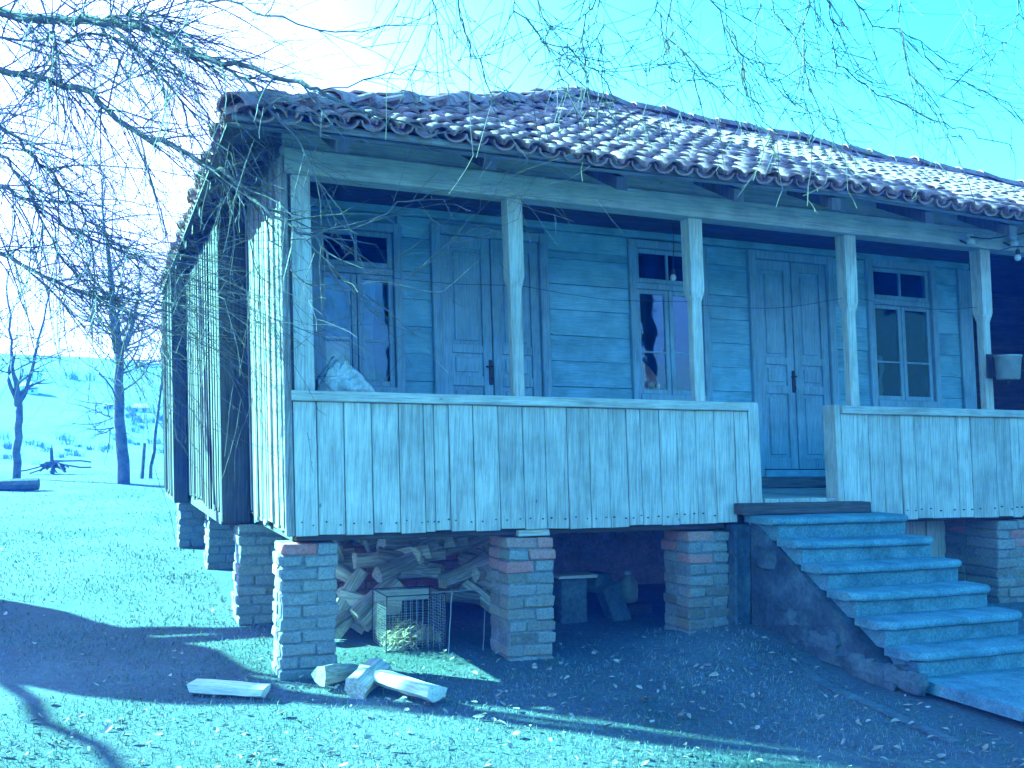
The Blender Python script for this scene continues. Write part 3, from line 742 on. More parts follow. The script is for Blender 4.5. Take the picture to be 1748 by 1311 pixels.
# side wall between pillar and steps
MB().bbox(3.315, 3.455, -0.085, 0.30, -0.05, 0.905, 0.012, 0.008).build('side_post', 'plaster', stairs)
curb = MB()
pts = [(3.13, -1.15), (3.10, -1.45), (3.06, -1.8), (3.02, -2.15), (2.98, -2.5)]
V_ = []
for px, py in pts:
    zg = gz(px, py)
    for dx, dz in ((-0.035, -0.05), (-0.03, 0.012), (0.03, 0.02), (0.035, -0.05)): V_.append((px+dx+random.uniform(-.008, .008), py, zg+dz))
F_ = [(i*4+k, i*4+(k+1) % 4, (i+1)*4+(k+1) % 4, (i+1)*4+k) for i in range(4) for k in range(4)] + [(0, 1, 2, 3)[::-1], (16, 17, 18, 19)]
curb.add(V_, F_); o = curb.build('stone_curb', 'stone'); tag(o, 'narrow concrete edging strip in the shaded grass before the steps', 'curb')
# plank hatch under the porch right of the steps
hatch = empty('plank_hatch', (6.0, 0.62, 0.0), 'vertical plank hatch closing the crawl space right of the steps', 'hatch')
for i in range(4): MB().bbox(5.15+i*0.24, 5.15+i*0.24+0.233, 0.60+random.uniform(-.006, .006), 0.63, 0.0, 0.86, 0.004, 0.003).build('plank', 'wood_z', hatch)
MB().bbox(5.16, 6.08, 0.632, 0.66, 0.62, 0.72, 0.004, 0.002).build('cross_bar', 'wood_x', hatch)


# ------------------------------------------------------------------ trees
def grow(mb, p, d, L, r, lvl, rg, droop=0.05, wig=0.22, spur=True, cut=0.0016, dens=0.5):
    """a branch that wanders, with its own side branches"""
    n = max(3, int(L/0.11) if lvl else int(L/0.07)); n = min(n, 12)
    st_ = L/n; pts = [p.copy()]; rad = [r]; dirs = [d.copy()]
    for i in range(n):
        d = (d + Vector((rg.gauss(0, wig), rg.gauss(0, wig), rg.gauss(0, wig)-droop))*0.55).normalized()
        p = p + d*st_; pts.append(p.copy()); dirs.append(d.copy()); rad.append(max(r*(1-0.72*(i+1)/n), cut))
    mb.tube(pts, rad, 5 if r > 0.02 else (4 if r > 0.007 else 3), caps=False)
    if lvl <= 0:
        if spur:
            for i in range(1, n):
                if rg.random() < 0.5:
                    a_ = Vector((rg.gauss(0, 1), rg.gauss(0, 1), rg.gauss(0, 1))).normalized()
                    q = pts[i]; mb.tube([q, q+(dirs[i]*0.5+a_*0.8)*rg.uniform(0.012, 0.035)], [rad[i], rad[i]*0.9], 3, caps=False)
        return
    for i in range(1, n+1):
        k = 1 if rg.random() < dens else 0
        for _ in range(k):
            side_ = dirs[i].cross(Vector((rg.gauss(0, 1), rg.gauss(0, 1), rg.gauss(0, 1))))
            if side_.length < 1e-3: continue
            nd = (dirs[i]*rg.uniform(0.5, 1.0)+side_.normalized()*rg.uniform(0.5, 1.0)).normalized()
            grow(mb, pts[i], nd, L*rg.uniform(0.35, 0.62), rad[i]*0.7, lvl-1, rg, droop, wig, spur, cut, dens)
def along(pts, k):
    return [Vector(p) for p in pts]
def smooth_path(pts, sub=4, jit=0.012, rg=random):
    P = [Vector(p) for p in pts]; out = []
    for i in range(len(P)-1):
        p0 = P[max(i-1, 0)]; p1 = P[i]; p2 = P[i+1]; p3 = P[min(i+2, len(P)-1)]
        for k in range(sub):
            t_ = k/sub
            q = 0.5*((2*p1)+(p2-p0)*t_+(2*p0-5*p1+4*p2-p3)*t_*t_+(3*p1-p0-3*p2+p3)*t_**3)
            if i or k: q = q+Vector((rg.gauss(0, jit), rg.gauss(0, jit), rg.gauss(0, jit)))
            out.append(q)
    out.append(P[-1]); return out
def limb(mb, tw, pts, r0, r1, rg, every=3, Ls=(0.35, 0.8), lvl=1, droop=0.06, tipL=0.6, more=0, cut=0.0015, zmin=-1):
    path = smooth_path(pts, 4, 0.012, rg); n = len(path)
    rad = [r0+(r1-r0)*(i/(n-1))**0.8 for i in range(n)]
    mb.tube(path, rad, 7 if r0 > 0.02 else 5, caps=True)
    for i in range(2, n):
        if (path[i]-CAM).length > 10.5 or path[i].z < zmin: continue
        for _ in range((2 if rg.random() < 1.0/every else (1 if rg.random() < 0.75 else 0))+(more if path[i].x < -0.75 else 0)):
            d = (path[i]-path[i-1]).normalized(); side_ = d.cross(Vector((rg.gauss(0, 1), rg.gauss(0, 1), rg.gauss(0, 1))))
            if side_.length < 1e-3: continue
            lsc = 1.35 if path[i].x < -0.75 else 0.72
            if more and path[i].x > -0.75 and rg.random() < 0.5: continue
            nd = (d*rg.uniform(0.8, 1.2)+side_.normalized()*rg.uniform(0.3, 0.95)+Vector((0.04, -0.04, -0.12))).normalized()
            grow(tw, path[i], nd, rg.uniform(*Ls)*(lsc if more else 1), min(rad[i]*0.7, 0.007), lvl, rg, droop, 0.13, cut=cut)
    grow(tw, path[-1], (path[-1]-path[-2]).normalized(), tipL, r1, lvl, rg, droop)
LIMBS = {
'A': [(-2.23, 1.95, 4.81), (-1.96, 1.63, 4.68), (-1.62, 1.22, 4.53), (-1.3, 0.82, 4.41), (-1.04, 0.47, 4.27), (-0.85, 0.21, 4.14), (-0.68, -0.03, 3.95), (-0.48, -0.33, 3.83), (-0.28, -0.65, 3.66), (-0.07, -0.9, 3.52), (0.17, -0.99, 3.4)],
'B': [(-0.97, 0.37, 4.22), (-0.8, 0.14, 4.03), (-0.54, -0.23, 3.83), (-0.39, -0.46, 3.64), (-0.26, -0.66, 3.41), (-0.14, -0.85, 3.16), (-0.01, -0.89, 2.93)],
'C': [(-2.13, 1.86, 4.35), (-1.95, 1.66, 4.26), (-1.69, 1.35, 4.14), (-1.33, 0.89, 3.91), (-1.06, 0.56, 3.6), (-0.81, 0.22, 3.42), (-0.63, -0.04, 3.25), (-0.49, -0.24, 3.13), (-0.34, -0.47, 2.94), (-0.18, -0.74, 2.76), (-0.04, -0.85, 2.63), (0.07, -0.89, 2.46)],
'D': [(-2.12, 1.88, 4.04), (-1.94, 1.68, 3.86), (-1.68, 1.38, 3.57), (-1.51, 1.18, 3.35), (-1.3, 0.94, 3.06), (-1.11, 0.7, 2.83), (-0.89, 0.42, 2.56)],
'E': [(-2.15, 1.96, 3.49), (-1.92, 1.7, 3.39), (-1.71, 1.45, 3.24), (-1.38, 1.05, 2.97), (-1.07, 0.65, 2.78), (-0.79, 0.27, 2.6)],
'F': [(-2.13, 1.99, 3.0), (-1.91, 1.73, 2.91), (-1.74, 1.52, 2.8), (-1.44, 1.17, 2.59), (-1.25, 0.92, 2.51), (-1.06, 0.67, 2.47), (-0.72, 0.18, 2.37)],
'G': [(-2.11, 1.9, 3.77), (-1.93, 1.69, 3.64), (-1.71, 1.44, 3.3), (-1.49, 1.21, 2.85), (-1.29, 0.96, 2.62), (-0.99, 0.57, 2.38)],
'H': [(-1.62, 1.22, 4.53), (-1.55, 1.14, 4.31), (-1.54, 1.15, 4.12), (-1.44, 1.05, 3.95), (-1.41, 1.02, 3.69)],
'I': [(-1.19, 0.67, 4.33), (-0.97, 0.38, 4.05), (-0.79, 0.15, 3.75), (-0.69, 0.03, 3.45), (-0.55, -0.15, 3.16), (-0.46, -0.28, 2.92)],
'J': [(-1.34, 0.87, 4.41), (-1.16, 0.61, 4.4), (-0.98, 0.37, 4.34), (-0.8, 0.13, 4.2), (-0.64, -0.1, 3.95), (-0.54, -0.23, 3.66), (-0.47, -0.31, 3.44)],
'K': [(-1.29, 0.84, 3.9), (-1.03, 0.49, 3.94), (-0.79, 0.15, 3.89), (-0.6, -0.13, 3.72), (-0.42, -0.41, 3.58)],
'L': [(-2.15, 1.82, 5.1), (-1.8, 1.41, 4.89), (-1.39, 0.9, 4.68), (-0.95, 0.31, 4.48), (-0.55, -0.26, 4.22), (-0.27, -0.71, 3.99), (0.09, -0.99, 3.85), (0.4, -1.12, 3.91)],
'M': [(-2.14, 1.85, 4.57), (-1.7, 1.33, 4.39), (-1.34, 0.87, 4.32), (-0.93, 0.33, 4.06), (-0.69, 0.01, 3.71), (-0.59, -0.12, 3.42), (-0.46, -0.29, 3.13), (-0.36, -0.41, 2.69), (-0.32, -0.44, 2.33)],
'N': [(-0.34, -0.47, 2.94), (-0.22, -0.64, 2.62), (-0.12, -0.81, 2.43), (0.13, -0.91, 2.4), (0.44, -1.04, 2.47), (0.58, -1.11, 2.6)],
'O': [(-0.07, -0.9, 3.52), (0.22, -1.03, 3.6), (0.41, -1.1, 3.64), (0.69, -1.22, 3.62)],
'P': [(-0.18, -0.74, 2.76), (0.12, -0.93, 2.73), (0.37, -1.04, 2.87), (0.61, -1.14, 2.94), (0.96, -1.28, 2.92)]}
RAD = {'A': (.042, .008), 'B': (.016, .004), 'C': (.030, .006), 'D': (.017, .004), 'E': (.016, .004), 'F': (.022, .004), 'G': (.014, .003), 'H': (.010, .003), 'I': (.011, .003),
       'J': (.010, .003), 'K': (.006, .002), 'L': (.014, .003), 'M': (.011, .003), 'N': (.006, .002), 'O': (.005, .002), 'P': (.004, .002)}
rg = random.Random(11)
tree = empty('bare_tree', (-5.0, 5.5, 0.17), 'large bare tree left of the house, its limbs reaching over the roof corner', 'tree')
mt = MB()
mt.tube(smooth_path([(-5.0, 5.5, -0.1), (-5.0, 5.5, 0.6), (-5.0, 5.45, 1.3), (-5.08, 5.35, 2.0), (-5.3, 5.2, 2.7), (-5.55, 4.92, 3.3), (-5.65, 4.85, 3.75)], 3, 0.02, rg), [1.0, .93, .88, .86, .84, .82, .80, .79, .78, .76, .72, .68, .64, .60, .56, .52, .46, .34, .2], 16)
for pts, r0, r1 in (([(-5.2, 5.5, 2.5), (-5.2, 6.6, 3.8), (-5.4, 7.8, 5.6), (-5.6, 8.6, 7.2)], 0.14, 0.03), ([(-5.1, 5.4, 2.9), (-4.6, 6.6, 4.2), (-4.4, 7.2, 6.0), (-4.3, 7.6, 7.6)], 0.10, 0.025), ([(-5.4, 4.7, 2.4), (-6.2, 4.2, 3.4), (-7.2, 3.8, 4.8), (-8.2, 3.6, 6.0)], 0.05, 0.02)):
    mt.tube(smooth_path(pts, 4, 0.03, rg), [r0+(r1-r0)*i/12 for i in range(13)], 9)
trunk = mt.build('trunk', 'bark', tree, smooth=True)
lm, tw = MB(), MB()
fork = {'A': (-5.4, 4.8, 3.5), 'C': (-5.4, 4.9, 3.2), 'D': (-5.2, 5.0, 2.8), 'E': (-5.1, 5.1, 2.4), 'F': (-5.1, 5.1, 2.2), 'G': (-5.2, 5.0, 2.7), 'L': (-5.5, 4.8, 3.8), 'M': (-5.4, 4.8, 3.5)}
for k_, pts in LIMBS.items():
    r0, r1 = RAD[k_]
    if k_ in fork:
        f0 = Vector(fork[k_]); e = Vector(pts[0]); m1 = f0.lerp(e, 0.35)+Vector((0, 0, 0.18)); m2 = f0.lerp(e, 0.7)+Vector((0, 0, 0.12))
        lm.tube(smooth_path([f0, m1, m2, e], 4, 0.015, rg), [r0*1.5+(r0-r0*1.5)*i/12 for i in range(13)], 8)
    limb(lm, tw, pts, r0, r1, rg, every=3.0 if k_ in 'CDEFGMN' else 3.6, Ls=(0.4, 1.0), lvl=1, droop=0.05, more=1)
lm.build('limbs', 'bark', tree, smooth=True, centre=False)
c_ = MB()
for pts in (((-5.6, 8.6, 7.2), (0.1, 0.3, 1)), ((-4.3, 7.6, 7.6), (0.3, 0, 1)), ((-8.2, 3.6, 6.0), (-1, 0, 0.5)), ((-5.3, 7.2, 4.8), (-0.3, 0.8, 0.5)), ((-4.4, 7.2, 6.0), (0.8, 0.5, 0.3))):
    grow(c_, Vector(pts[0]), Vector(pts[1]).normalized(), 2.2, 0.05, 2, rg, -0.02, 0.2, False, 0.004)
tw.add(c_.v, c_.f)
tw.build('twigs', 'twig', tree, centre=False)

OVER = {
'a': [(0.84, -2.49, 3.88), (0.88, -2.49, 3.64), (0.91, -2.49, 3.47), (0.92, -2.48, 3.29), (0.95, -2.48, 3.1)],
'b': [(2.06, -2.36, 4.29), (2.21, -2.4, 3.95), (2.27, -2.42, 3.82), (2.32, -2.43, 3.68), (2.33, -2.42, 3.48), (2.54, -2.5, 3.35), (2.8, -2.59, 3.21), (3.0, -2.67, 3.15), (3.2, -2.75, 3.04)],
'c': [(1.8, -2.35, 4.2), (1.96, -2.3, 3.92), (2.05, -2.32, 3.74), (2.17, -2.36, 3.53), (2.31, -2.4, 3.28), (2.38, -2.41, 3.04)],
'd': [(1.09, -2.59, 3.93), (1.14, -2.59, 3.56), (1.18, -2.59, 3.4), (1.23, -2.6, 3.21), (1.31, -2.63, 3.18), (1.51, -2.71, 3.15)],
'e': [(2.32, -2.45, 4.02), (2.47, -2.49, 3.74), (2.7, -2.58, 3.65), (2.85, -2.63, 3.44), (3.05, -2.71, 3.36), (3.22, -2.77, 3.23)],
'f': [(0.59, -2.38, 3.82), (0.65, -2.39, 3.58), (0.69, -2.39, 3.39), (0.76, -2.41, 3.2), (0.83, -2.42, 3.01)],
'g': [(0.26, -2.25, 3.87), (0.31, -2.25, 3.55), (0.35, -2.25, 3.36), (0.43, -2.28, 3.17), (0.49, -2.29, 3.01)],
'h': [(1.29, -2.67, 3.88), (1.39, -2.69, 3.56), (1.48, -2.72, 3.37), (1.53, -2.73, 3.21), (1.62, -2.7, 3.1), (1.72, -2.7, 2.92)],
'i': [(2.15, -2.39, 4.2), (2.2, -2.39, 3.89), (2.17, -2.37, 3.71), (2.17, -2.36, 3.53), (2.26, -2.37, 3.22), (2.38, -2.41, 3.01)],
'j': [(2.68, -2.61, 4.2), (2.92, -2.69, 3.93), (2.99, -2.71, 3.75), (3.04, -2.72, 3.65)],
'k': [(3.14, -2.79, 4.02), (3.19, -2.79, 3.78), (3.17, -2.77, 3.66), (3.1, -2.74, 3.56)],
'l': [(0.49, -2.34, 3.82), (0.55, -2.35, 3.55), (0.68, -2.39, 3.36), (0.88, -2.46, 3.26), (1.01, -2.5, 3.08)],
'm': [(0.99, -2.54, 3.77), (0.87, -2.48, 3.53), (0.85, -2.46, 3.34), (0.89, -2.46, 3.12), (0.96, -2.48, 2.98)],
'n': [(1.7, -2.4, 4.2), (1.62, -2.45, 3.9), (1.6, -2.5, 3.6), (1.68, -2.5, 3.4), (1.72, -2.52, 3.2), (1.85, -2.55, 3.0)],
'o': [(1.95, -2.4, 4.2), (1.85, -2.42, 3.8), (1.8, -2.45, 3.5), (1.9, -2.5, 3.3), (2.05, -2.55, 3.15), (2.1, -2.5, 2.95)],
'p': [(2.5, -2.6, 4.1), (2.6, -2.6, 3.8), (2.62, -2.6, 3.5), (2.75, -2.65, 3.3), (2.8, -2.7, 3.1)],
'q': [(0.1, -2.3, 3.95), (0.12, -2.3, 3.7), (0.18, -2.3, 3.5), (0.15, -2.3, 3.35)],
'r': [(1.2, -2.5, 4.0), (1.3, -2.5, 3.7), (1.28, -2.5, 3.45), (1.38, -2.55, 3.3), (1.42, -2.55, 3.1)]}
rg = random.Random(23)
otree = empty('overhanging_tree', (5.2, -8.6, 0.0), 'bare tree whose thin drooping twigs hang into the sky at upper right', 'tree')
ot = MB(); ot.tube([(5.2, -8.6, -0.1), (5.2, -8.6, 0.4), (5.1, -8.4, 1.6), (4.9, -8.1, 3.0), (4.5, -7.4, 4.2)], [0.34, 0.24, 0.2, 0.18, 0.13], 12)
ot.build('trunk', 'bark', otree, smooth=True)
ol, otw = MB(), MB()
ol.tube(smooth_path([(4.6, -7.5, 4.1), (3.9, -6.0, 5.0), (3.0, -4.2, 5.2), (2.2, -2.8, 4.75), (1.9, -2.35, 4.35)], 4, 0.02, rg), [0.11+(0.016-0.11)*i/16 for i in range(17)], 8)
ol.tube(smooth_path([(4.7, -7.7, 3.9), (3.0, -5.8, 5.0), (1.6, -4.0, 5.1), (0.9, -2.8, 4.5), (0.7, -2.45, 4.1)], 4, 0.02, rg), [0.10+(0.014-0.10)*i/16 for i in range(17)], 8)
ol.tube(smooth_path([(4.6, -7.4, 4.2), (4.6, -5.6, 5.2), (3.9, -4.0, 5.1), (3.2, -3.0, 4.6), (2.7, -2.65, 4.25)], 4, 0.02, rg), [0.09+(0.012-0.09)*i/16 for i in range(17)], 8)
for k_, pts in OVER.items():
    e = Vector(pts[0]); hub = min((Vector((1.9, -2.35, 4.35)), Vector((0.7, -2.45, 4.1)), Vector((2.7, -2.65, 4.25))), key=lambda h: (h-e).length)
    ol.tube([hub, hub.lerp(e, 0.5)+Vector((0, 0, 0.05)), e], [0.012, 0.008, 0.006], 5)
    limb(ol, otw, pts, 0.0062 if k_ in 'bi' else 0.0046, 0.0026, rg, every=2.0, Ls=(0.2, 0.5), lvl=1, droop=0.0, tipL=0.22, cut=0.0021, zmin=3.22)
ol.build('limbs', 'bark', otree, smooth=True, centre=False); otw.build('twigs', 'twig', otree, centre=False)

# --- young trees at the edge of the yard
def yard_tree(name, label, base, stems, rs, lowbranches, seed):
    rg = random.Random(seed); x, y = base; zb = gz(x, y)
    o = empty(name, (x, y, zb), label, 'tree', 'bare young trees at the yard edge')
    tk, cr = MB(), MB()
    for (pts, r0, r1) in stems:
        P = smooth_path([(x+a_, y+b_, zb+c_) for a_, b_, c_ in pts], 5, 0.015, rg); n = len(P)
        R_ = [r0+(r1-r0)*(i/(n-1)) for i in range(n)]; tk.tube(P, R_, 9)
        for i in range(3, n):
            h = P[i].z-zb
            if h < lowbranches: continue
            for _ in range(1 if rg.random() < 0.75 else 2):
                a_ = rg.uniform(0, 2*PI); nd = Vector((math.cos(a_), math.sin(a_), rg.uniform(-0.15, 1.0))).normalized()
                grow(cr, P[i], nd, rg.uniform(0.8, 2.4)*(0.6 if r0 < 0.06 else 1), min(R_[i]*0.4, 0.026), 2, rg, -0.02, 0.2, False, 0.0035, 0.55)
        grow(cr, P[-1], (P[-1]-P[-2]).normalized(), 1.2, r1, 2, rg, 0, 0.2, False, 0.004)
    tk.build('trunk', 'bark', o, smooth=True); cr.build('crown', 'bark', o)
yard_tree('yard_tree', 'bare tree with a thick leaning trunk, nearest the house among the yard edge trees', (-0.72, 17.2), [([(0, 0, -0.1), (-0.1, 0, 1.0), (-0.17, 0, 2.2), (-0.2, 0, 3.0)], 0.14, 0.09), ([(-0.2, 0, 2.9), (-0.33, 0, 3.6), (-0.42, 0, 4.6), (-0.6, 0, 5.8)], 0.11, 0.03), ([(-0.2, 0, 2.9), (0.1, 0.2, 3.6), (0.2, 0.3, 4.6)], 0.07, 0.02)], 0.19, 1.1, 3)
yard_tree('yard_tree', 'slim forked bare tree at the left edge of the photo', (-3.01, 19.2), [([(0, 0, -0.1), (-0.02, 0, 0.8), (0.0, 0, 1.7)], 0.10, 0.085), ([(0, 0, 1.65), (-0.22, 0, 2.3), (-0.2, 0, 3.2), (-0.35, 0, 4.6)], 0.06, 0.015), ([(0, 0, 1.65), (0.22, 0, 2.5), (0.4, 0, 3.5), (0.6, 0, 4.8)], 0.055, 0.012)], 0.1, 2.4, 4)
yard_tree('yard_tree', 'thin leaning sapling between the thick tree and the house', (-0.1, 19.1), [([(0, 0, -0.1), (0.1, 0, 1.2), (0.2, 0, 2.4), (0.16, 0, 3.2)], 0.05, 0.015)], 0.05, 1.6, 5)

# ------------------------------------------------------------------ firewood
def log_mesh(rnd, L=0.46, r=0.075, kind=0):
    rg = random.Random(rnd); V_ = []; rings = 6
    if kind == 0: prof = [(0, 1.0), (0.75, 0.45), (1.0, -0.35), (0.35, -0.62), (-0.45, -0.62), (-0.95, -0.3), (-0.7, 0.4)]
    elif kind == 1: prof = [(-0.9, 0.5), (0.1, 0.62), (0.95, 0.5), (1.0, -0.1), (0.5, -0.5), (-0.3, -0.6), (-1.0, -0.25)]
    else: prof = [(math.cos(2*PI*k/8), math.sin(2*PI*k/8)) for k in range(8)][::-1]
    n = len(prof); bend = rg.uniform(-.03, .03); tap = rg.uniform(0.8, 1.1)
    for i in range(rings):
        t_ = i/(rings-1); x = (t_-0.5)*L
        for a_, b_ in prof:
            q = r*(1+(tap-1)*t_)*rg.uniform(0.93, 1.07)
            V_.append((x+(rg.uniform(-.012, .012) if i in (0, rings-1) else 0), a_*q+bend*math.sin(PI*t_), b_*q))
    F_ = [(i*n+k, (i+1)*n+k, (i+1)*n+(k+1) % n, i*n+(k+1) % n) for i in range(rings-1) for k in range(n)]
    F_ += [tuple(range(n)), tuple(range((rings-1)*n, rings*n))[::-1]]
    me = bpy.data.meshes.new('firewood_log'); me.from_pydata(V_, [], F_); me.materials.append(M['log']); return me
LME = [log_mesh(i, 0.40+0.03*(i % 4), 0.055+0.008*(i % 3), (0, 1, 0, 1, 2)[i % 5]) for i in range(10)]
def log(me, loc, rot, label, group=None):
    o = bpy.data.objects.new('firewood_log', me); link(o); o.location = loc; o.rotation_euler = rot; return tag(o, label, 'firewood', group)
rg = random.Random(5)
def heap_h(x, y): return max(0, 0.86*math.exp(-((x-1.2)/0.8)**4)*smooth(0.7, 1.35, y))
spots = []
for i in range(112):
    x = rg.uniform(0.52, 2.15); y = rg.uniform(0.92, 1.95)
    h = heap_h(x, y)
    spots.append((x, y, h))
for i, (x, y, h) in enumerate(spots):
    z = gz(x, y)+0.06+max(0, h-0.05)*rg.uniform(0.75, 1.0)
    if x < 0.75 and y < 1.3: z = gz(x, y)+0.08
    z = min(z, 0.80)
    pit = rg.uniform(-0.75, 0.75) if z < 0.6 else rg.uniform(-0.3, 0.3)
    log(LME[i % 10], (x, y, max(z, gz(x, y)+0.08+0.19*abs(math.sin(pit)))), (rg.uniform(0, 6.28), pit, rg.uniform(-0.7, 0.9) if rg.random() < 0.6 else rg.uniform(0, 3.14)),
        'split firewood log thrown on the heap under the porch', 'logs of the heap under the porch')
log(LME[0], (0.60, 1.05, 0.36), (0.3, -0.95, 0.35), 'long pale split log standing on end against the heap, nearest the corner pillar')
log(LME[5], (0.98, 1.0, 0.56), (0.2, -0.25, 0.4), 'pale split log lying across the heap above the wire cage')
def ground_log(me, x, y, rot, label, sc=1.0, dz=0.045, pale=False):
    if pale: me.materials[0] = M['log_pale']
    o = log(me, (x, y, gz(x, y)+dz), rot, label); o.scale = (sc, sc, sc); return o
ground_log(log_mesh(50, 0.48, 0.062, 1), -0.42, -0.27, (0.1, 0.0, -0.62), 'flat pale split log alone on the shaded grass left of the corner pillar', pale=True)
ground_log(log_mesh(51, 0.50, 0.078, 1), 0.56, -0.72, (-0.2, 0.03, -1.15), 'bright sunlit split log on the grass in front of the corner pillar', 1, 0.075, True)
ground_log(log_mesh(52, 0.30, 0.075, 0), 0.25, -0.24, (0.4, 0.1, 0.5), 'short grey log chunk at the foot of the corner pillar', 1, 0.06)
ground_log(log_mesh(53, 0.36, 0.085, 0), 0.38, -0.45, (1.2, -0.15, 0.9), 'rough grey split log between the log chunk and the sunlit log', 1, 0.065)

# ------------------------------------------------------------------ wire cage with straw, wire piece
cage = empty('wire_cage', (0.95, 0.68, gz(0.95, 0.68)), 'box cage of rusty wire mesh with straw in it, before the firewood heap', 'cage')
cx0, cx1, cy0, cy1, cz0, cz1 = 0.74, 1.18, 0.46, 0.86, 0.03, 0.42
def wires(fixed, val, a0, a1, na, b0, b1, nb):
    m = MB(); mk = {'x': lambda a_, b_: (val, a_, b_), 'y': lambda a_, b_: (a_, val, b_), 'z': lambda a_, b_: (a_, b_, val)}[fixed]
    w = lambda: random.uniform(-.004, .004)
    for i in range(na+1):
        a_ = a0+(a1-a0)*i/na; m.tube([Vector(mk(a_+w(), b0)), Vector(mk(a_+w(), (b0+b1)/2)), Vector(mk(a_+w(), b1))], 0.0016, 3, False)
    for i in range(nb+1):
        b_ = b0+(b1-b0)*i/nb; m.tube([Vector(mk(a0, b_+w())), Vector(mk((a0+a1)/2, b_+w())), Vector(mk(a1, b_+w()))], 0.0013, 3, False)
    return m
for args in (('y', cy0, cx0, cx1, 10, cz0, cz1, 22), ('y', cy1, cx0, cx1, 10, cz0, cz1, 16), ('x', cx0, cy0, cy1, 10, cz0, cz1, 22), ('x', cx1, cy0, cy1, 10, cz0, cz1, 16)):
    wires(*args).build('mesh_panel', 'wire', cage)
fr = MB()
for a_ in (cx0, cx1):
    for b_ in (cy0, cy1): fr.tube([(a_, b_, cz0-.02), (a_, b_, cz1)], 0.004, 5)
for z_ in (cz0, cz1): fr.tube([(cx0, cy0, z_), (cx1, cy0, z_), (cx1, cy1, z_), (cx0, cy1, z_), (cx0, cy0, z_)], 0.004, 5)
fr.build('frame', 'iron', cage)
MB().bbox(cx0+.01, cx1-.01, cy1-0.03, cy1-0.008, cz1-0.09, cz1-0.01, 0.004, 0.002).build('back_slat', 'wood_x', cage)
rg = random.Random(9); sm = MB()
for i in range(900):
    x = rg.uniform(cx0+.02, cx1-.02); y = rg.uniform(cy0+.01, cy1-.02); z = cz0+rg.random()*0.16*(1-0.5*abs(x-0.96)/0.22)+0.01
    a_ = rg.uniform(0, 6.28); L = rg.uniform(0.03, 0.08); d = Vector((math.cos(a_), math.sin(a_), rg.uniform(-.6, .6)))*L; s_ = Vector((-d.y, d.x, rg.uniform(-.02, .02))).normalized()*0.004
    p = Vector((x, y, z)); q = p+d; q.x = min(max(q.x, cx0+.01), cx1-.01); q.y = min(max(q.y, cy0+.005), cy1-.01)
    sm.add([p-s_, p+s_, q+s_, q-s_], [(0, 1, 2, 3)])
o = sm.build('straw', 'straw'); tag(o, 'pale dry straw filling the bottom of the wire cage', 'straw', kind='stuff')
wp = empty('bent_wire', (1.15, 0.28, 0.02), 'thin bent wire frame standing in the grass beside the cage', 'wire')
m = MB(); m.tube(smooth_path([(1.02, 0.30, 0.455), (1.2, 0.28, 0.46), (1.5, 0.3, 0.468)], 4, 0.004), 0.0035, 5); m.build('top_wire', 'wire', wp)
m = MB(); m.tube(smooth_path([(1.17, 0.29, 0.46), (1.155, 0.28, 0.25), (1.13, 0.24, -0.03)], 4, 0.003), 0.003, 5); m.build('upright_wire', 'wire', wp)
m = MB(); m.tube(smooth_path([(1.42, 0.3, 0.465), (1.44, 0.35, 0.25), (1.43, 0.35, 0.0)], 4, 0.003), 0.0025, 5); m.build('upright_wire', 'wire', wp)

# ------------------------------------------------------------------ things in the crawl space
def block(name, label, x, y, z, sx_, sy, sz, rot, cat='block'):
    m = MB().bbox(-sx_/2, sx_/2, -sy/2, sy/2, -sz/2, sz/2, 0.012, 0.006)
    m.bbox(-sx_*0.42, sx_*0.42, -sy/2-0.006, -sy/2+0.01, -sz*0.40, sz*0.40, 0.005, 0.003)
    o = m.build(name, 'stone'); o.location = (x, y, z); o.rotation_euler = rot; tag(o, label, cat); return o
block('concrete_block', 'tall grey concrete block standing upright beside the middle brick pillar', 2.50, 1.15, 0.20, 0.26, 0.20, 0.38, (0, 0, 0.1))
block('concrete_block', 'small concrete block balanced on the leaning one in the crawl space', 2.80, 1.22, 0.335, 0.19, 0.19, 0.16, (0.02, 0.03, 0.3))
block('concrete_block', 'concrete block leaning at an angle below the small block', 2.88, 1.08, 0.165, 0.17, 0.16, 0.36, (0.0, -0.42, 0.1))
MB().bbox(2.36, 2.72, 1.05, 1.25, 0.395, 0.42, 0.004, 0.004).build('loose_board', 'wood_x').__setitem__('label', 'loose board lying on the tall concrete block')
bpy.data.objects['loose_board']['category'] = 'board'
jug = empty('plastic_jug', (3.16, 1.35, 0.05), 'round bluish plastic jug in the dark crawl space', 'jug')
JX, JY = 3.17, 1.35
MB().lathe([(0.05, 0.12), (0.088, 0.135), (0.095, 0.19), (0.088, 0.20), (0.095, 0.21), (0.095, 0.25), (0.088, 0.26), (0.093, 0.27), (0.08, 0.315), (0.035, 0.345), (0.026, 0.37)], (JX, JY, 0), 20).build('jug_body', M['enamel'], jug, True)
MB().lathe([(0.03, 0.366), (0.03, 0.392), (0.024, 0.395)], (JX, JY, 0), 14).build('jug_cap', 'porcelain', jug)
m = MB().bbox(3.02, 3.34, 1.2, 1.5, gz(3.2, 1.35)-.02, 0.12, 0.01, 0.006); o = m.build('wooden_crate', 'dark_x'); tag(o, 'dark low wooden crate carrying the plastic jug', 'crate')

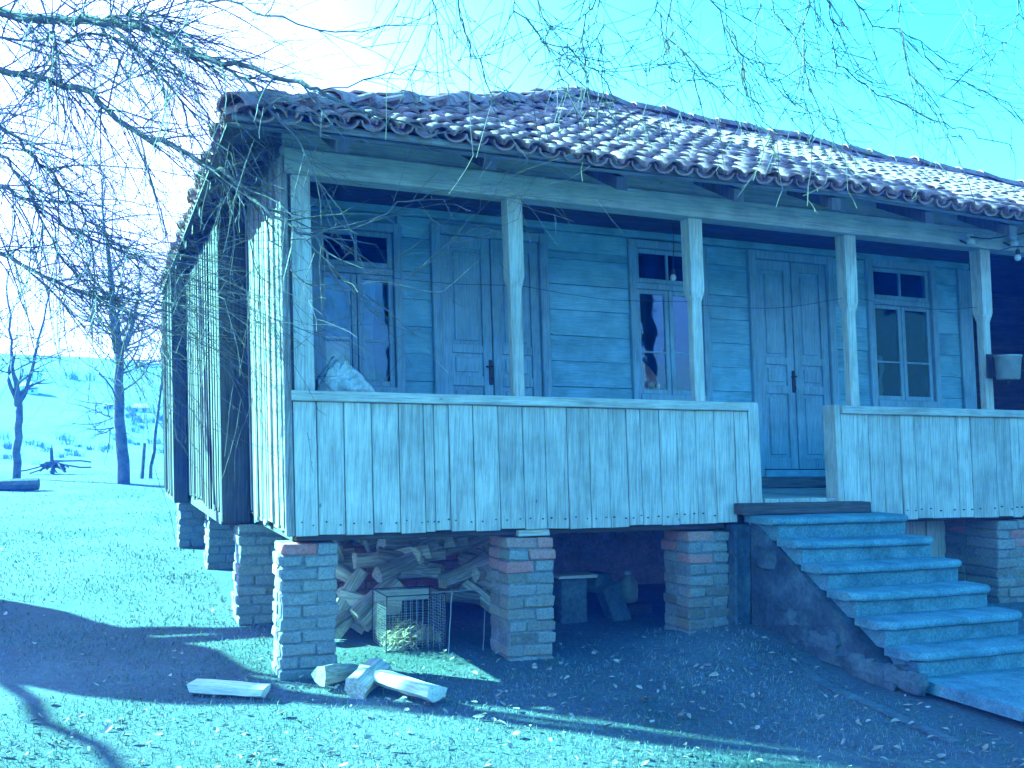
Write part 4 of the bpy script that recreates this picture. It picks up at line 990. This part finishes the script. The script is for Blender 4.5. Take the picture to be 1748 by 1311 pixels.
# ------------------------------------------------------------------ things on the porch
shelf = empty('porch_bench', (0.55, 0.42, 1.095), 'narrow plank bench just behind the left railing, holding a sack', 'bench')
MB().bbox(0.14, 1.0, 0.20, 0.60, 1.80, 1.84, 0.005, 0.003, sh).build('bench_top', 'wood_x', shelf)
for xx in (0.2, 0.92):
    for yy in (0.24, 0.54): MB().bbox(xx-.02, xx+.02, yy-.02, yy+.02, 1.096, 1.798, 0.004, 0.0, sh).build('leg', 'wood_z', shelf)
def sack():
    V_ = []; rows, cols = 30, 48
    for i in range(rows):
        t_ = i/(rows-1)
        for k in range(cols):
            th = 2*PI*k/cols; prof = math.sin(PI*min(max(t_, 0.03), 0.985))**0.5
            x = 0.24+0.42*t_; hh = (0.235*(1-t_)**0.8+0.03)*prof
            cr = 0.86+0.42*noise.noise(Vector((x*11, th*1.6, 3)))+0.55*abs(noise.noise(Vector((x*17+th*2, th*2.6, 1))))
            yy = 0.36+0.14*prof*math.cos(th)*cr; z = 1.845+max(0, hh*(0.35+0.9*math.sin(th))*cr)
            V_.append(sh(x+0.05*noise.noise(Vector((th*1.6, t_*4, 8))), yy, z))
    F_ = [(i*cols+k, (i+1)*cols+k, (i+1)*cols+(k+1) % cols, i*cols+(k+1) % cols) for i in range(rows-1) for k in range(cols)]
    F_ += [tuple(range(cols)), tuple(range((rows-1)*cols, rows*cols))[::-1]]
    o = mesh('white_sack', V_, F_, 'plastic_white', smooth=True); tag(o, 'crumpled white sack slumped behind the railing at the left window', 'sack')
sack()
m = MB(); V_ = []
for i in range(7):
    for k in range(9):
        V_.append(sh(0.52+0.27*i/6, 1.745+0.012*math.sin(i*1.7)+0.006*math.sin(k), 2.0+0.40*k/8))
m.add(V_, [(i*9+k, (i+1)*9+k, (i+1)*9+k+1, i*9+k+1) for i in range(6) for k in range(8)])
o = m.build('stained_paper', 'paper'); tag(o, 'stained pale paper behind the lower left pane of the left window', 'paper')
def curtain(x0, x1, z0, z1, label, y=1.79, amp=0.03, mat='curtain'):
    V_ = []; nx_, nz_ = 24, 10
    for i in range(nx_+1):
        for k in range(nz_+1):
            u_ = i/nx_; w = k/nz_
            V_.append(sh(x0+(x1-x0)*u_+0.02*math.sin(w*5+u_*3), y+amp*math.sin(u_*16+w*2.2)+0.02*w, z0+(z1-z0)*w))
    o = mesh('curtain', V_, [(i*(nz_+1)+k, (i+1)*(nz_+1)+k, (i+1)*(nz_+1)+k+1, i*(nz_+1)+k+1) for i in range(nx_) for k in range(nz_)], mat, smooth=True)
    return tag(o, label, 'curtain')
curtain(0.50, 1.02, 2.05, 2.95, 'greyish curtain hanging inside the left window')
m = MB(); V_ = []
for i in range(6):
    for k in range(6): V_.append(sh(3.57+0.2*i/5, 1.75+0.015*math.sin(i*2+k), 2.05+0.26*k/5*(1-0.75*max(0, i/5-0.2))))
m.add(V_, [(i*6+k, (i+1)*6+k, (i+1)*6+k+1, i*6+k+1) for i in range(5) for k in range(5)])
o = m.build('red_cloth', 'red_cloth'); tag(o, 'dull red cloth behind the lower left pane of the middle window', 'cloth')
m = MB(); V_ = []
for i in range(7):
    for k in range(5): V_.append(sh(3.555+0.22*i/6, 1.742+0.018*math.sin(i*2.3+k*1.1), 2.005+0.10*k/4+0.015*math.sin(i*1.9)))
m.add(V_, [(i*5+k, (i+1)*5+k, (i+1)*5+k+1, i*5+k+1) for i in range(6) for k in range(4)])
o = m.build('crumpled_paper', 'paper'); tag(o, 'crumpled white paper at the bottom of the middle window', 'paper')
m = MB(); V_ = []
for k in range(10):
    w = 0.028; cx_ = 6.50+0.045*k/9+0.008*math.sin(k*1.3)
    V_ += [sh(cx_-w, 1.80+0.01*math.sin(k), 2.02+0.46*k/9), sh(cx_+w, 1.80+0.01*math.cos(k*1.4), 2.02+0.46*k/9)]
m.add(V_, [(2*k, 2*k+1, 2*k+3, 2*k+2) for k in range(9)]); o = m.build('cloth_strip', 'curtain'); tag(o, 'pale frayed cloth strip hanging inside the right window', 'cloth')
# wash can on the fifth post
can = empty('wash_can', (6.13, -0.05, 2.1), 'dented metal wash can hung on the porch post at far right', 'can')
MB().lathe([(0.085, 2.10), (0.094, 2.105), (0.108, 2.295), (0.114, 2.30), (0.114, 2.312), (0.105, 2.312), (0.095, 2.15), (0.0, 2.14)], (6.115, -0.125, 0), 22).build('can_body', 'enamel', can, True)
m = MB(); m.tube(smooth_path([(6.25, -0.13, 2.30), (6.30, -0.13, 2.28), (6.305, -0.13, 2.20), (6.235, -0.13, 2.17)], 4, 0.0), 0.006, 6); m.build('handle', 'iron', can)
MB().lathe([(0.012, 2.06), (0.012, 2.1), (0.02, 2.102)], (6.115, -0.125, 0), 8).build('spout', 'iron', can)
MB().bbox(6.02, 6.19, 0.0, 0.022, 2.12, 2.33, 0.003).build('back_plate', 'iron', can)
# insulators, cable, bulbs
def insulator(x, z, label):
    o = empty('insulator', (x, -0.06, z), label, 'insulator', 'porcelain insulators on the porch beam')
    MB().lathe([(0.03, -0.04), (0.04, -0.035), (0.04, 0.005), (0.022, 0.015), (0.022, 0.03), (0.032, 0.035), (0.03, 0.055), (0.0, 0.06)], (x, -0.095, z), 16).build('insulator_body', 'porcelain', o, True)
    m = MB(); m.tube([(x, -0.095, z-0.03), (x-0.05, -0.095, z-0.03), (x-0.055, -0.03, z+0.01)], 0.007, 6); m.build('hook', 'iron', o)
insulator(5.74, 3.30, 'porcelain insulator on the porch beam left of the last visible post')
insulator(6.25, 3.325, 'porcelain insulator on the porch beam right of the last visible post')
m = MB(); m.tube(smooth_path([(5.70, -0.135, 3.32), (5.85, -0.14, 3.315), (6.0, -0.145, 3.335), (6.35, -0.17, 3.41), (6.9, -0.3, 3.52), (8.2, -0.9, 3.85)], 5, 0.002), 0.007, 6)
o = m.build('power_cable', 'black_wire'); tag(o, 'power cable running from the insulator off to the right', 'cable')
m = MB(); m.tube(smooth_path([(6.1, -0.09, 3.24), (6.25, -0.13, 3.28), (6.8, -0.14, 3.30), (8.0, -0.3, 3.4)], 5, 0.002), 0.005, 6)
o = m.build('power_cable', 'black_wire'); tag(o, 'lower thin cable tied at the right insulator', 'cable')
def bulb(x, y, zt, zb, label):
    o = empty('light_bulb', (x, y, zt), label, 'bulb')
    m = MB(); m.tube([(x, y, zt), (x+0.004, y, (zt+zb)/2), (x, y, zb+0.10)], 0.004, 5); m.build('cord', 'black_wire', o)
    MB().lathe([(0.016, 0.055), (0.018, 0.06), (0.018, 0.10), (0.01, 0.105)], (x, y, zb), 12).build('socket', 'iron', o)
    MB().lathe([(0.004, 0.0), (0.018, 0.005), (0.028, 0.025), (0.024, 0.045), (0.016, 0.056)], (x, y, zb), 14).build('glass_bulb', 'porcelain', o, True)
bulb(6.245, -0.14, 3.285, 3.15, 'bulb hanging below the right insulator on the porch beam')
bulb(3.37, 0.9, 3.53, 2.93, 'bulb hanging from the porch ceiling before the middle window')
def line(pts, label, r_=0.0022):
    m = MB(); m.tube(smooth_path([sh(*p) for p in pts], 6, 0.001), r_, 4); o = m.build('clothes_line', 'black_wire'); tag(o, label, 'wire')
line([(0.95, 0.9, 2.78), (1.3, 0.5, 2.70), (1.66, 0.135, 2.66)], 'wire strung from the second porch post towards the left window')
line([(1.66, 0.135, 2.66), (2.4, 0.12, 2.60), (3.07, 0.08, 2.62)], 'sagging wire strung between the second and third porch posts')
line([(3.18, 0.08, 2.60), (3.9, 0.1, 2.62), (4.58, 0.08, 2.74)], 'sagging wire strung between the third and fourth porch posts')
line([(4.67, 0.08, 2.76), (5.4, 0.1, 2.70), (6.08, 0.08, 2.75)], 'sagging wire strung between the fourth and fifth porch posts')

# ------------------------------------------------------------------ yard and far slope
m = MB(); m.tube([(-3.3, 15.9, gz(-3.3, 15.9)+.1), (-2.7, 15.8, gz(-2.7, 15.8)+.12), (-2.35, 15.75, gz(-2.35, 15.7)+.13)], [0.10, 0.13, 0.12], 9); o = m.build('fallen_log', 'bark')
tag(o, 'dark log lying on the lawn at the left edge of the photo', 'log')
rg = random.Random(31); m = MB(); bx, by = -2.33, 21.0; bz = gz(bx, by)
for i in range(9):
    a_ = rg.uniform(0, 6.28); m.tube(smooth_path([(bx+0.3*math.cos(a_), by+0.3*math.sin(a_), bz+rg.uniform(0, 0.3)), (bx, by, bz+rg.uniform(0.15, 0.35)), (bx-rg.uniform(0.4, 1.1)*math.cos(a_), by-0.5*math.sin(a_), bz+rg.uniform(0.0, 0.35))], 3, 0.02, rg), [0.03]*4+[0.022]*3, 5)
m.tube([(bx, by, bz), (bx-0.05, by, bz+0.65)], [0.06, 0.04], 6)
o = m.build('brush_pile', 'bark'); tag(o, 'tangled pile of cut branches at the yard edge between the trees', 'brush pile')
m = MB(); m.tube([(-0.3, 19.0, gz(-.3, 19)), (-0.26, 19.0, gz(-.3, 19)+0.85)], [0.05, 0.04], 7); o = m.build('fence_stake', 'bark'); tag(o, 'short wooden stake beside the thin sapling', 'stake')
shed = empty('shed', (1.6, 14.0, 0.5), 'small shed behind the house, only its roof edge showing past the corner', 'shed')
MB().box(0.35, 3.2, 14.0, 16.0, 0.2, 2.75).build('wall', 'dark_z', shed)
m = MB()
for i in range(6): m.bbox(0.02+i*0.03, 3.4, 13.7+i*0.25, 14.02+i*0.25, 2.66+i*0.09, 2.70+i*0.09, 0.004, 0.004)
m.build('roof', 'side_z', shed)
reflection_block = empty('reflection_block', (20, -13, 0), 'added unseen plank-clad block that darkens the reflection in the right window', 'reflection_block')  # unseen block, added only to darken what the right window reflects
MB().box(16.0, 30, -15, -11, -0.2, 6.6).build('wall', 'dark_z', reflection_block)
MB().add([(15.7, -15.4, 6.55), (30.3, -15.4, 6.55), (30.3, -10.6, 6.55), (15.7, -10.6, 6.55), (15.7, -13, 8.2), (30.3, -13, 8.2)], [(0, 4, 5, 1), (3, 2, 5, 4), (0, 3, 4), (1, 5, 2), (0, 1, 2, 3)]).build('roof', 'dark_x', reflection_block)
def far_house(x, y, w, d, h, label):
    z = gz(x, y)-0.4; o = empty('far_house', (x, y, z), label, 'house', 'houses on the far slope')
    MB().box(x-w/2, x+w/2, y-d/2, y+d/2, z, z+h).build('wall', 'hill_wall', o)
    MB().add([(x-w*.56, y-d*.6, z+h), (x+w*.56, y-d*.6, z+h), (x+w*.56, y+d*.6, z+h), (x-w*.56, y+d*.6, z+h), (x-w*.4, y, z+h+w*.28), (x+w*.4, y, z+h+w*.28)], [(0, 1, 5, 4), (1, 2, 5), (2, 3, 4, 5), (3, 0, 4), (0, 3, 2, 1)]).build('roof', 'far_roof', o)
    for k in (-0.25, 0.2): MB().box(x+w*k-.12, x+w*k+.12, y-d/2-.05, y-d/2+.05, z+0.45, z+0.72).build('window', 'dark_room', o)
far_house(2.65, 118, 1.8, 1.6, 0.9, 'small white hut on the far slope just right of the thick tree')
far_house(-0.9, 119, 1.2, 1.3, 0.8, 'small white hut on the far slope just left of the thick tree')
far_house(-10.2, 134, 2.0, 2.0, 1.2, 'small pale hut higher on the far slope near the forked tree')
# bare scrub on the slope
rg = random.Random(77); m = MB()
for i in range(520):
    y = rg.choice((rg.uniform(48, 75), rg.uniform(70, 110), rg.uniform(100, 150))); x = -0.05*y+rg.uniform(-0.30, 0.22)*y
    if noise.noise(Vector((x*0.05, y*0.04, 4.0))) < 0.02: continue
    z = gz(x, y); s_ = rg.uniform(0.25, 0.6)*(y/75)
    for k in range(26):
        p = Vector((x+rg.gauss(0, s_*0.5), y+rg.gauss(0, s_*0.5), z-0.1)); q = p+Vector((rg.gauss(0, .35), rg.gauss(0, .35), 1))*s_*rg.uniform(.6, 1.5); w = 0.016*y/75
        m.add([p, p+Vector((w*2, 0, 0)), q+Vector((w, 0, 0)), q], [(0, 1, 2, 3)])
        for _ in range(2):
            e = p.lerp(q, rg.uniform(.4, .9)); g_ = e+Vector((rg.gauss(0, .5), 0, rg.uniform(.1, .6)))*s_*0.6
            m.add([e, e+Vector((w, 0, w)), g_+Vector((w*.6, 0, w*.6)), g_], [(0, 1, 2, 3)])
o = m.build('far_scrub', 'scrub', centre=False); tag(o, 'bare bushes scattered over the far slope', 'scrub', kind='stuff')

# ------------------------------------------------------------------ grass, dead leaves, chips (numpy)
npr = np.random.default_rng(3)
def gz_np(x, y):
    return np.array([gz(float(a_), float(b_)) for a_, b_ in zip(x, y)])
def scatter(n, dmin, dmax, spread=0.62, power=1.0):
    d = dmin*(dmax/dmin)**(npr.random(n)**power); a_ = (npr.random(n)-0.5)*2*spread
    x = CAM.x+d*(fh.x+a_*rt.x); y = CAM.y+d*(fh.y+a_*rt.y); return x, y, d
def blades():
    x, y, d = scatter(135000, 3.6, 26)
    bad = ((x > 0.25) & (y > 0.45) & (y < 7)) | ((x > 3.3) & (x < 5.4) & (y > -2.6)) | ((x > -0.1) & (y > 2.0) & (y < 7))
    den = np.array([noise.noise(Vector((float(a_)*0.9, float(b_)*0.9, 5.0))) for a_, b_ in zip(x, y)])
    bad |= (den+npr.random(len(x))*0.8 < 0.12) | ((x > 0.3) & (y > -0.3) & (npr.random(len(x)) < 0.6))
    x, y, d = x[~bad], y[~bad], d[~bad]; n = len(x); z = gz_np(x, y)
    h = npr.uniform(0.010, 0.042, n)*np.clip(d/7, 0.9, 1.05); w = 0.0018*np.clip(d/5, 1, 2.2)*npr.uniform(0.7, 1.5, n); a_ = npr.random(n)*6.283; ln = npr.uniform(0.2, 1.1, n)
    b = npr.random(n)*6.283
    P = np.stack([x, y, z-0.004], 1); s_ = np.stack([np.cos(a_), np.sin(a_), 0*a_], 1)*w[:, None]
    mid = P+np.stack([np.cos(b)*ln*h*0.35, np.sin(b)*ln*h*0.35, h*0.6], 1); tip = P+np.stack([np.cos(b)*ln*h, np.sin(b)*ln*h, h*(1-0.25*ln)], 1)
    V_ = np.stack([P-s_, P+s_, mid+s_*0.7, mid-s_*0.7, tip], 1).reshape(-1, 3)
    me = bpy.data.meshes.new('grass'); k = np.arange(n)*5
    quads = np.stack([k, k+1, k+2, k+3], 1); tris = np.stack([k+3, k+2, k+4], 1)
    me.vertices.add(len(V_)); me.vertices.foreach_set('co', V_.ravel())
    loops = np.concatenate([quads.ravel(), tris.ravel()]); me.loops.add(len(loops)); me.loops.foreach_set('vertex_index', loops)
    st_ = np.concatenate([np.arange(n)*4, 4*n+np.arange(n)*3]); tot = np.concatenate([np.full(n, 4), np.full(n, 3)])
    me.polygons.add(2*n); me.polygons.foreach_set('loop_start', st_); me.polygons.foreach_set('loop_total', tot); me.update(calc_edges=True); me.validate()
    me.materials.append(M['grass']); o = bpy.data.objects.new('grass', me); link(o); tag(o, 'short dry winter grass over the yard', 'grass', kind='stuff')
blades()
def leaves():
    V_ = []; F_ = []; rg = random.Random(15)
    def put(x, y, s_):
        z = gz(x, y)+rg.uniform(0.006, 0.035); a_ = rg.uniform(0, 6.28); ca, sa = math.cos(a_), math.sin(a_); cu = rg.uniform(0.1, 0.7); tl = rg.gauss(0, 0.3); t2 = rg.gauss(0, 0.3)
        asp = rg.uniform(0.3, 0.75); b0 = len(V_)
        for u_, w in ((-1, 0), (-0.4, -1), (0.35, -0.8), (1, 0.05), (0.35, 0.85), (-0.4, 1), (0, 0)):
            px, py = u_*s_, w*s_*asp; V_.append((x+px*ca-py*sa, y+px*sa+py*ca, z+abs(w)*s_*cu*0.6+px*tl+py*t2+abs(px)*0.1))
        for i in range(6): F_.append((b0+6, b0+i, b0+(i+1) % 6))
    xs_, ys_, d_ = scatter(5200, 3.7, 13, 0.62, 1.1)
    for x, y in zip(xs_, ys_):
        x, y = float(x), float(y)
        if (x > 3.35 and y > -2.4) or (x > 0.2 and y > 1.0) or (x > -.2 and y > 1.7): continue
        p = 0.6 if y < 0.2 else 0.2
        if x < -0.4 and y > -0.5: p = 0.18
        if rg.random() < p: put(x, y, rg.uniform(0.008, 0.024) if rg.random() < 0.95 else rg.uniform(0.024, 0.04))
    o = mesh('fallen_leaves', V_, F_, 'leaf', centre=False); tag(o, 'dead leaves and bark chips strewn over the grass', 'leaves', kind='stuff')
leaves()

# ------------------------------------------------------------------ the blue air
hz = MB().box(-345, 345, -62, 365, -4, 27.5).build('haze', 'turf'); tag(hz, 'thin blue haze in the air over the whole yard and slope', 'haze', kind='stuff')
hm = bpy.data.materials.new('blue_air'); hm.use_nodes = True; nt = hm.node_tree; nt.nodes.clear()
pv = nt.nodes.new('ShaderNodeVolumePrincipled'); ou = nt.nodes.new('ShaderNodeOutputMaterial')
pv.inputs['Color'].default_value = (0.0, 0.10, 1.0, 1); pv.inputs['Density'].default_value = 0.0034; pv.inputs['Anisotropy'].default_value = 0.0
pv.inputs['Absorption Color'].default_value = (1, 1, 1, 1)
nt.links.new(pv.outputs[0], ou.inputs['Volume']); hz.data.materials[0] = hm
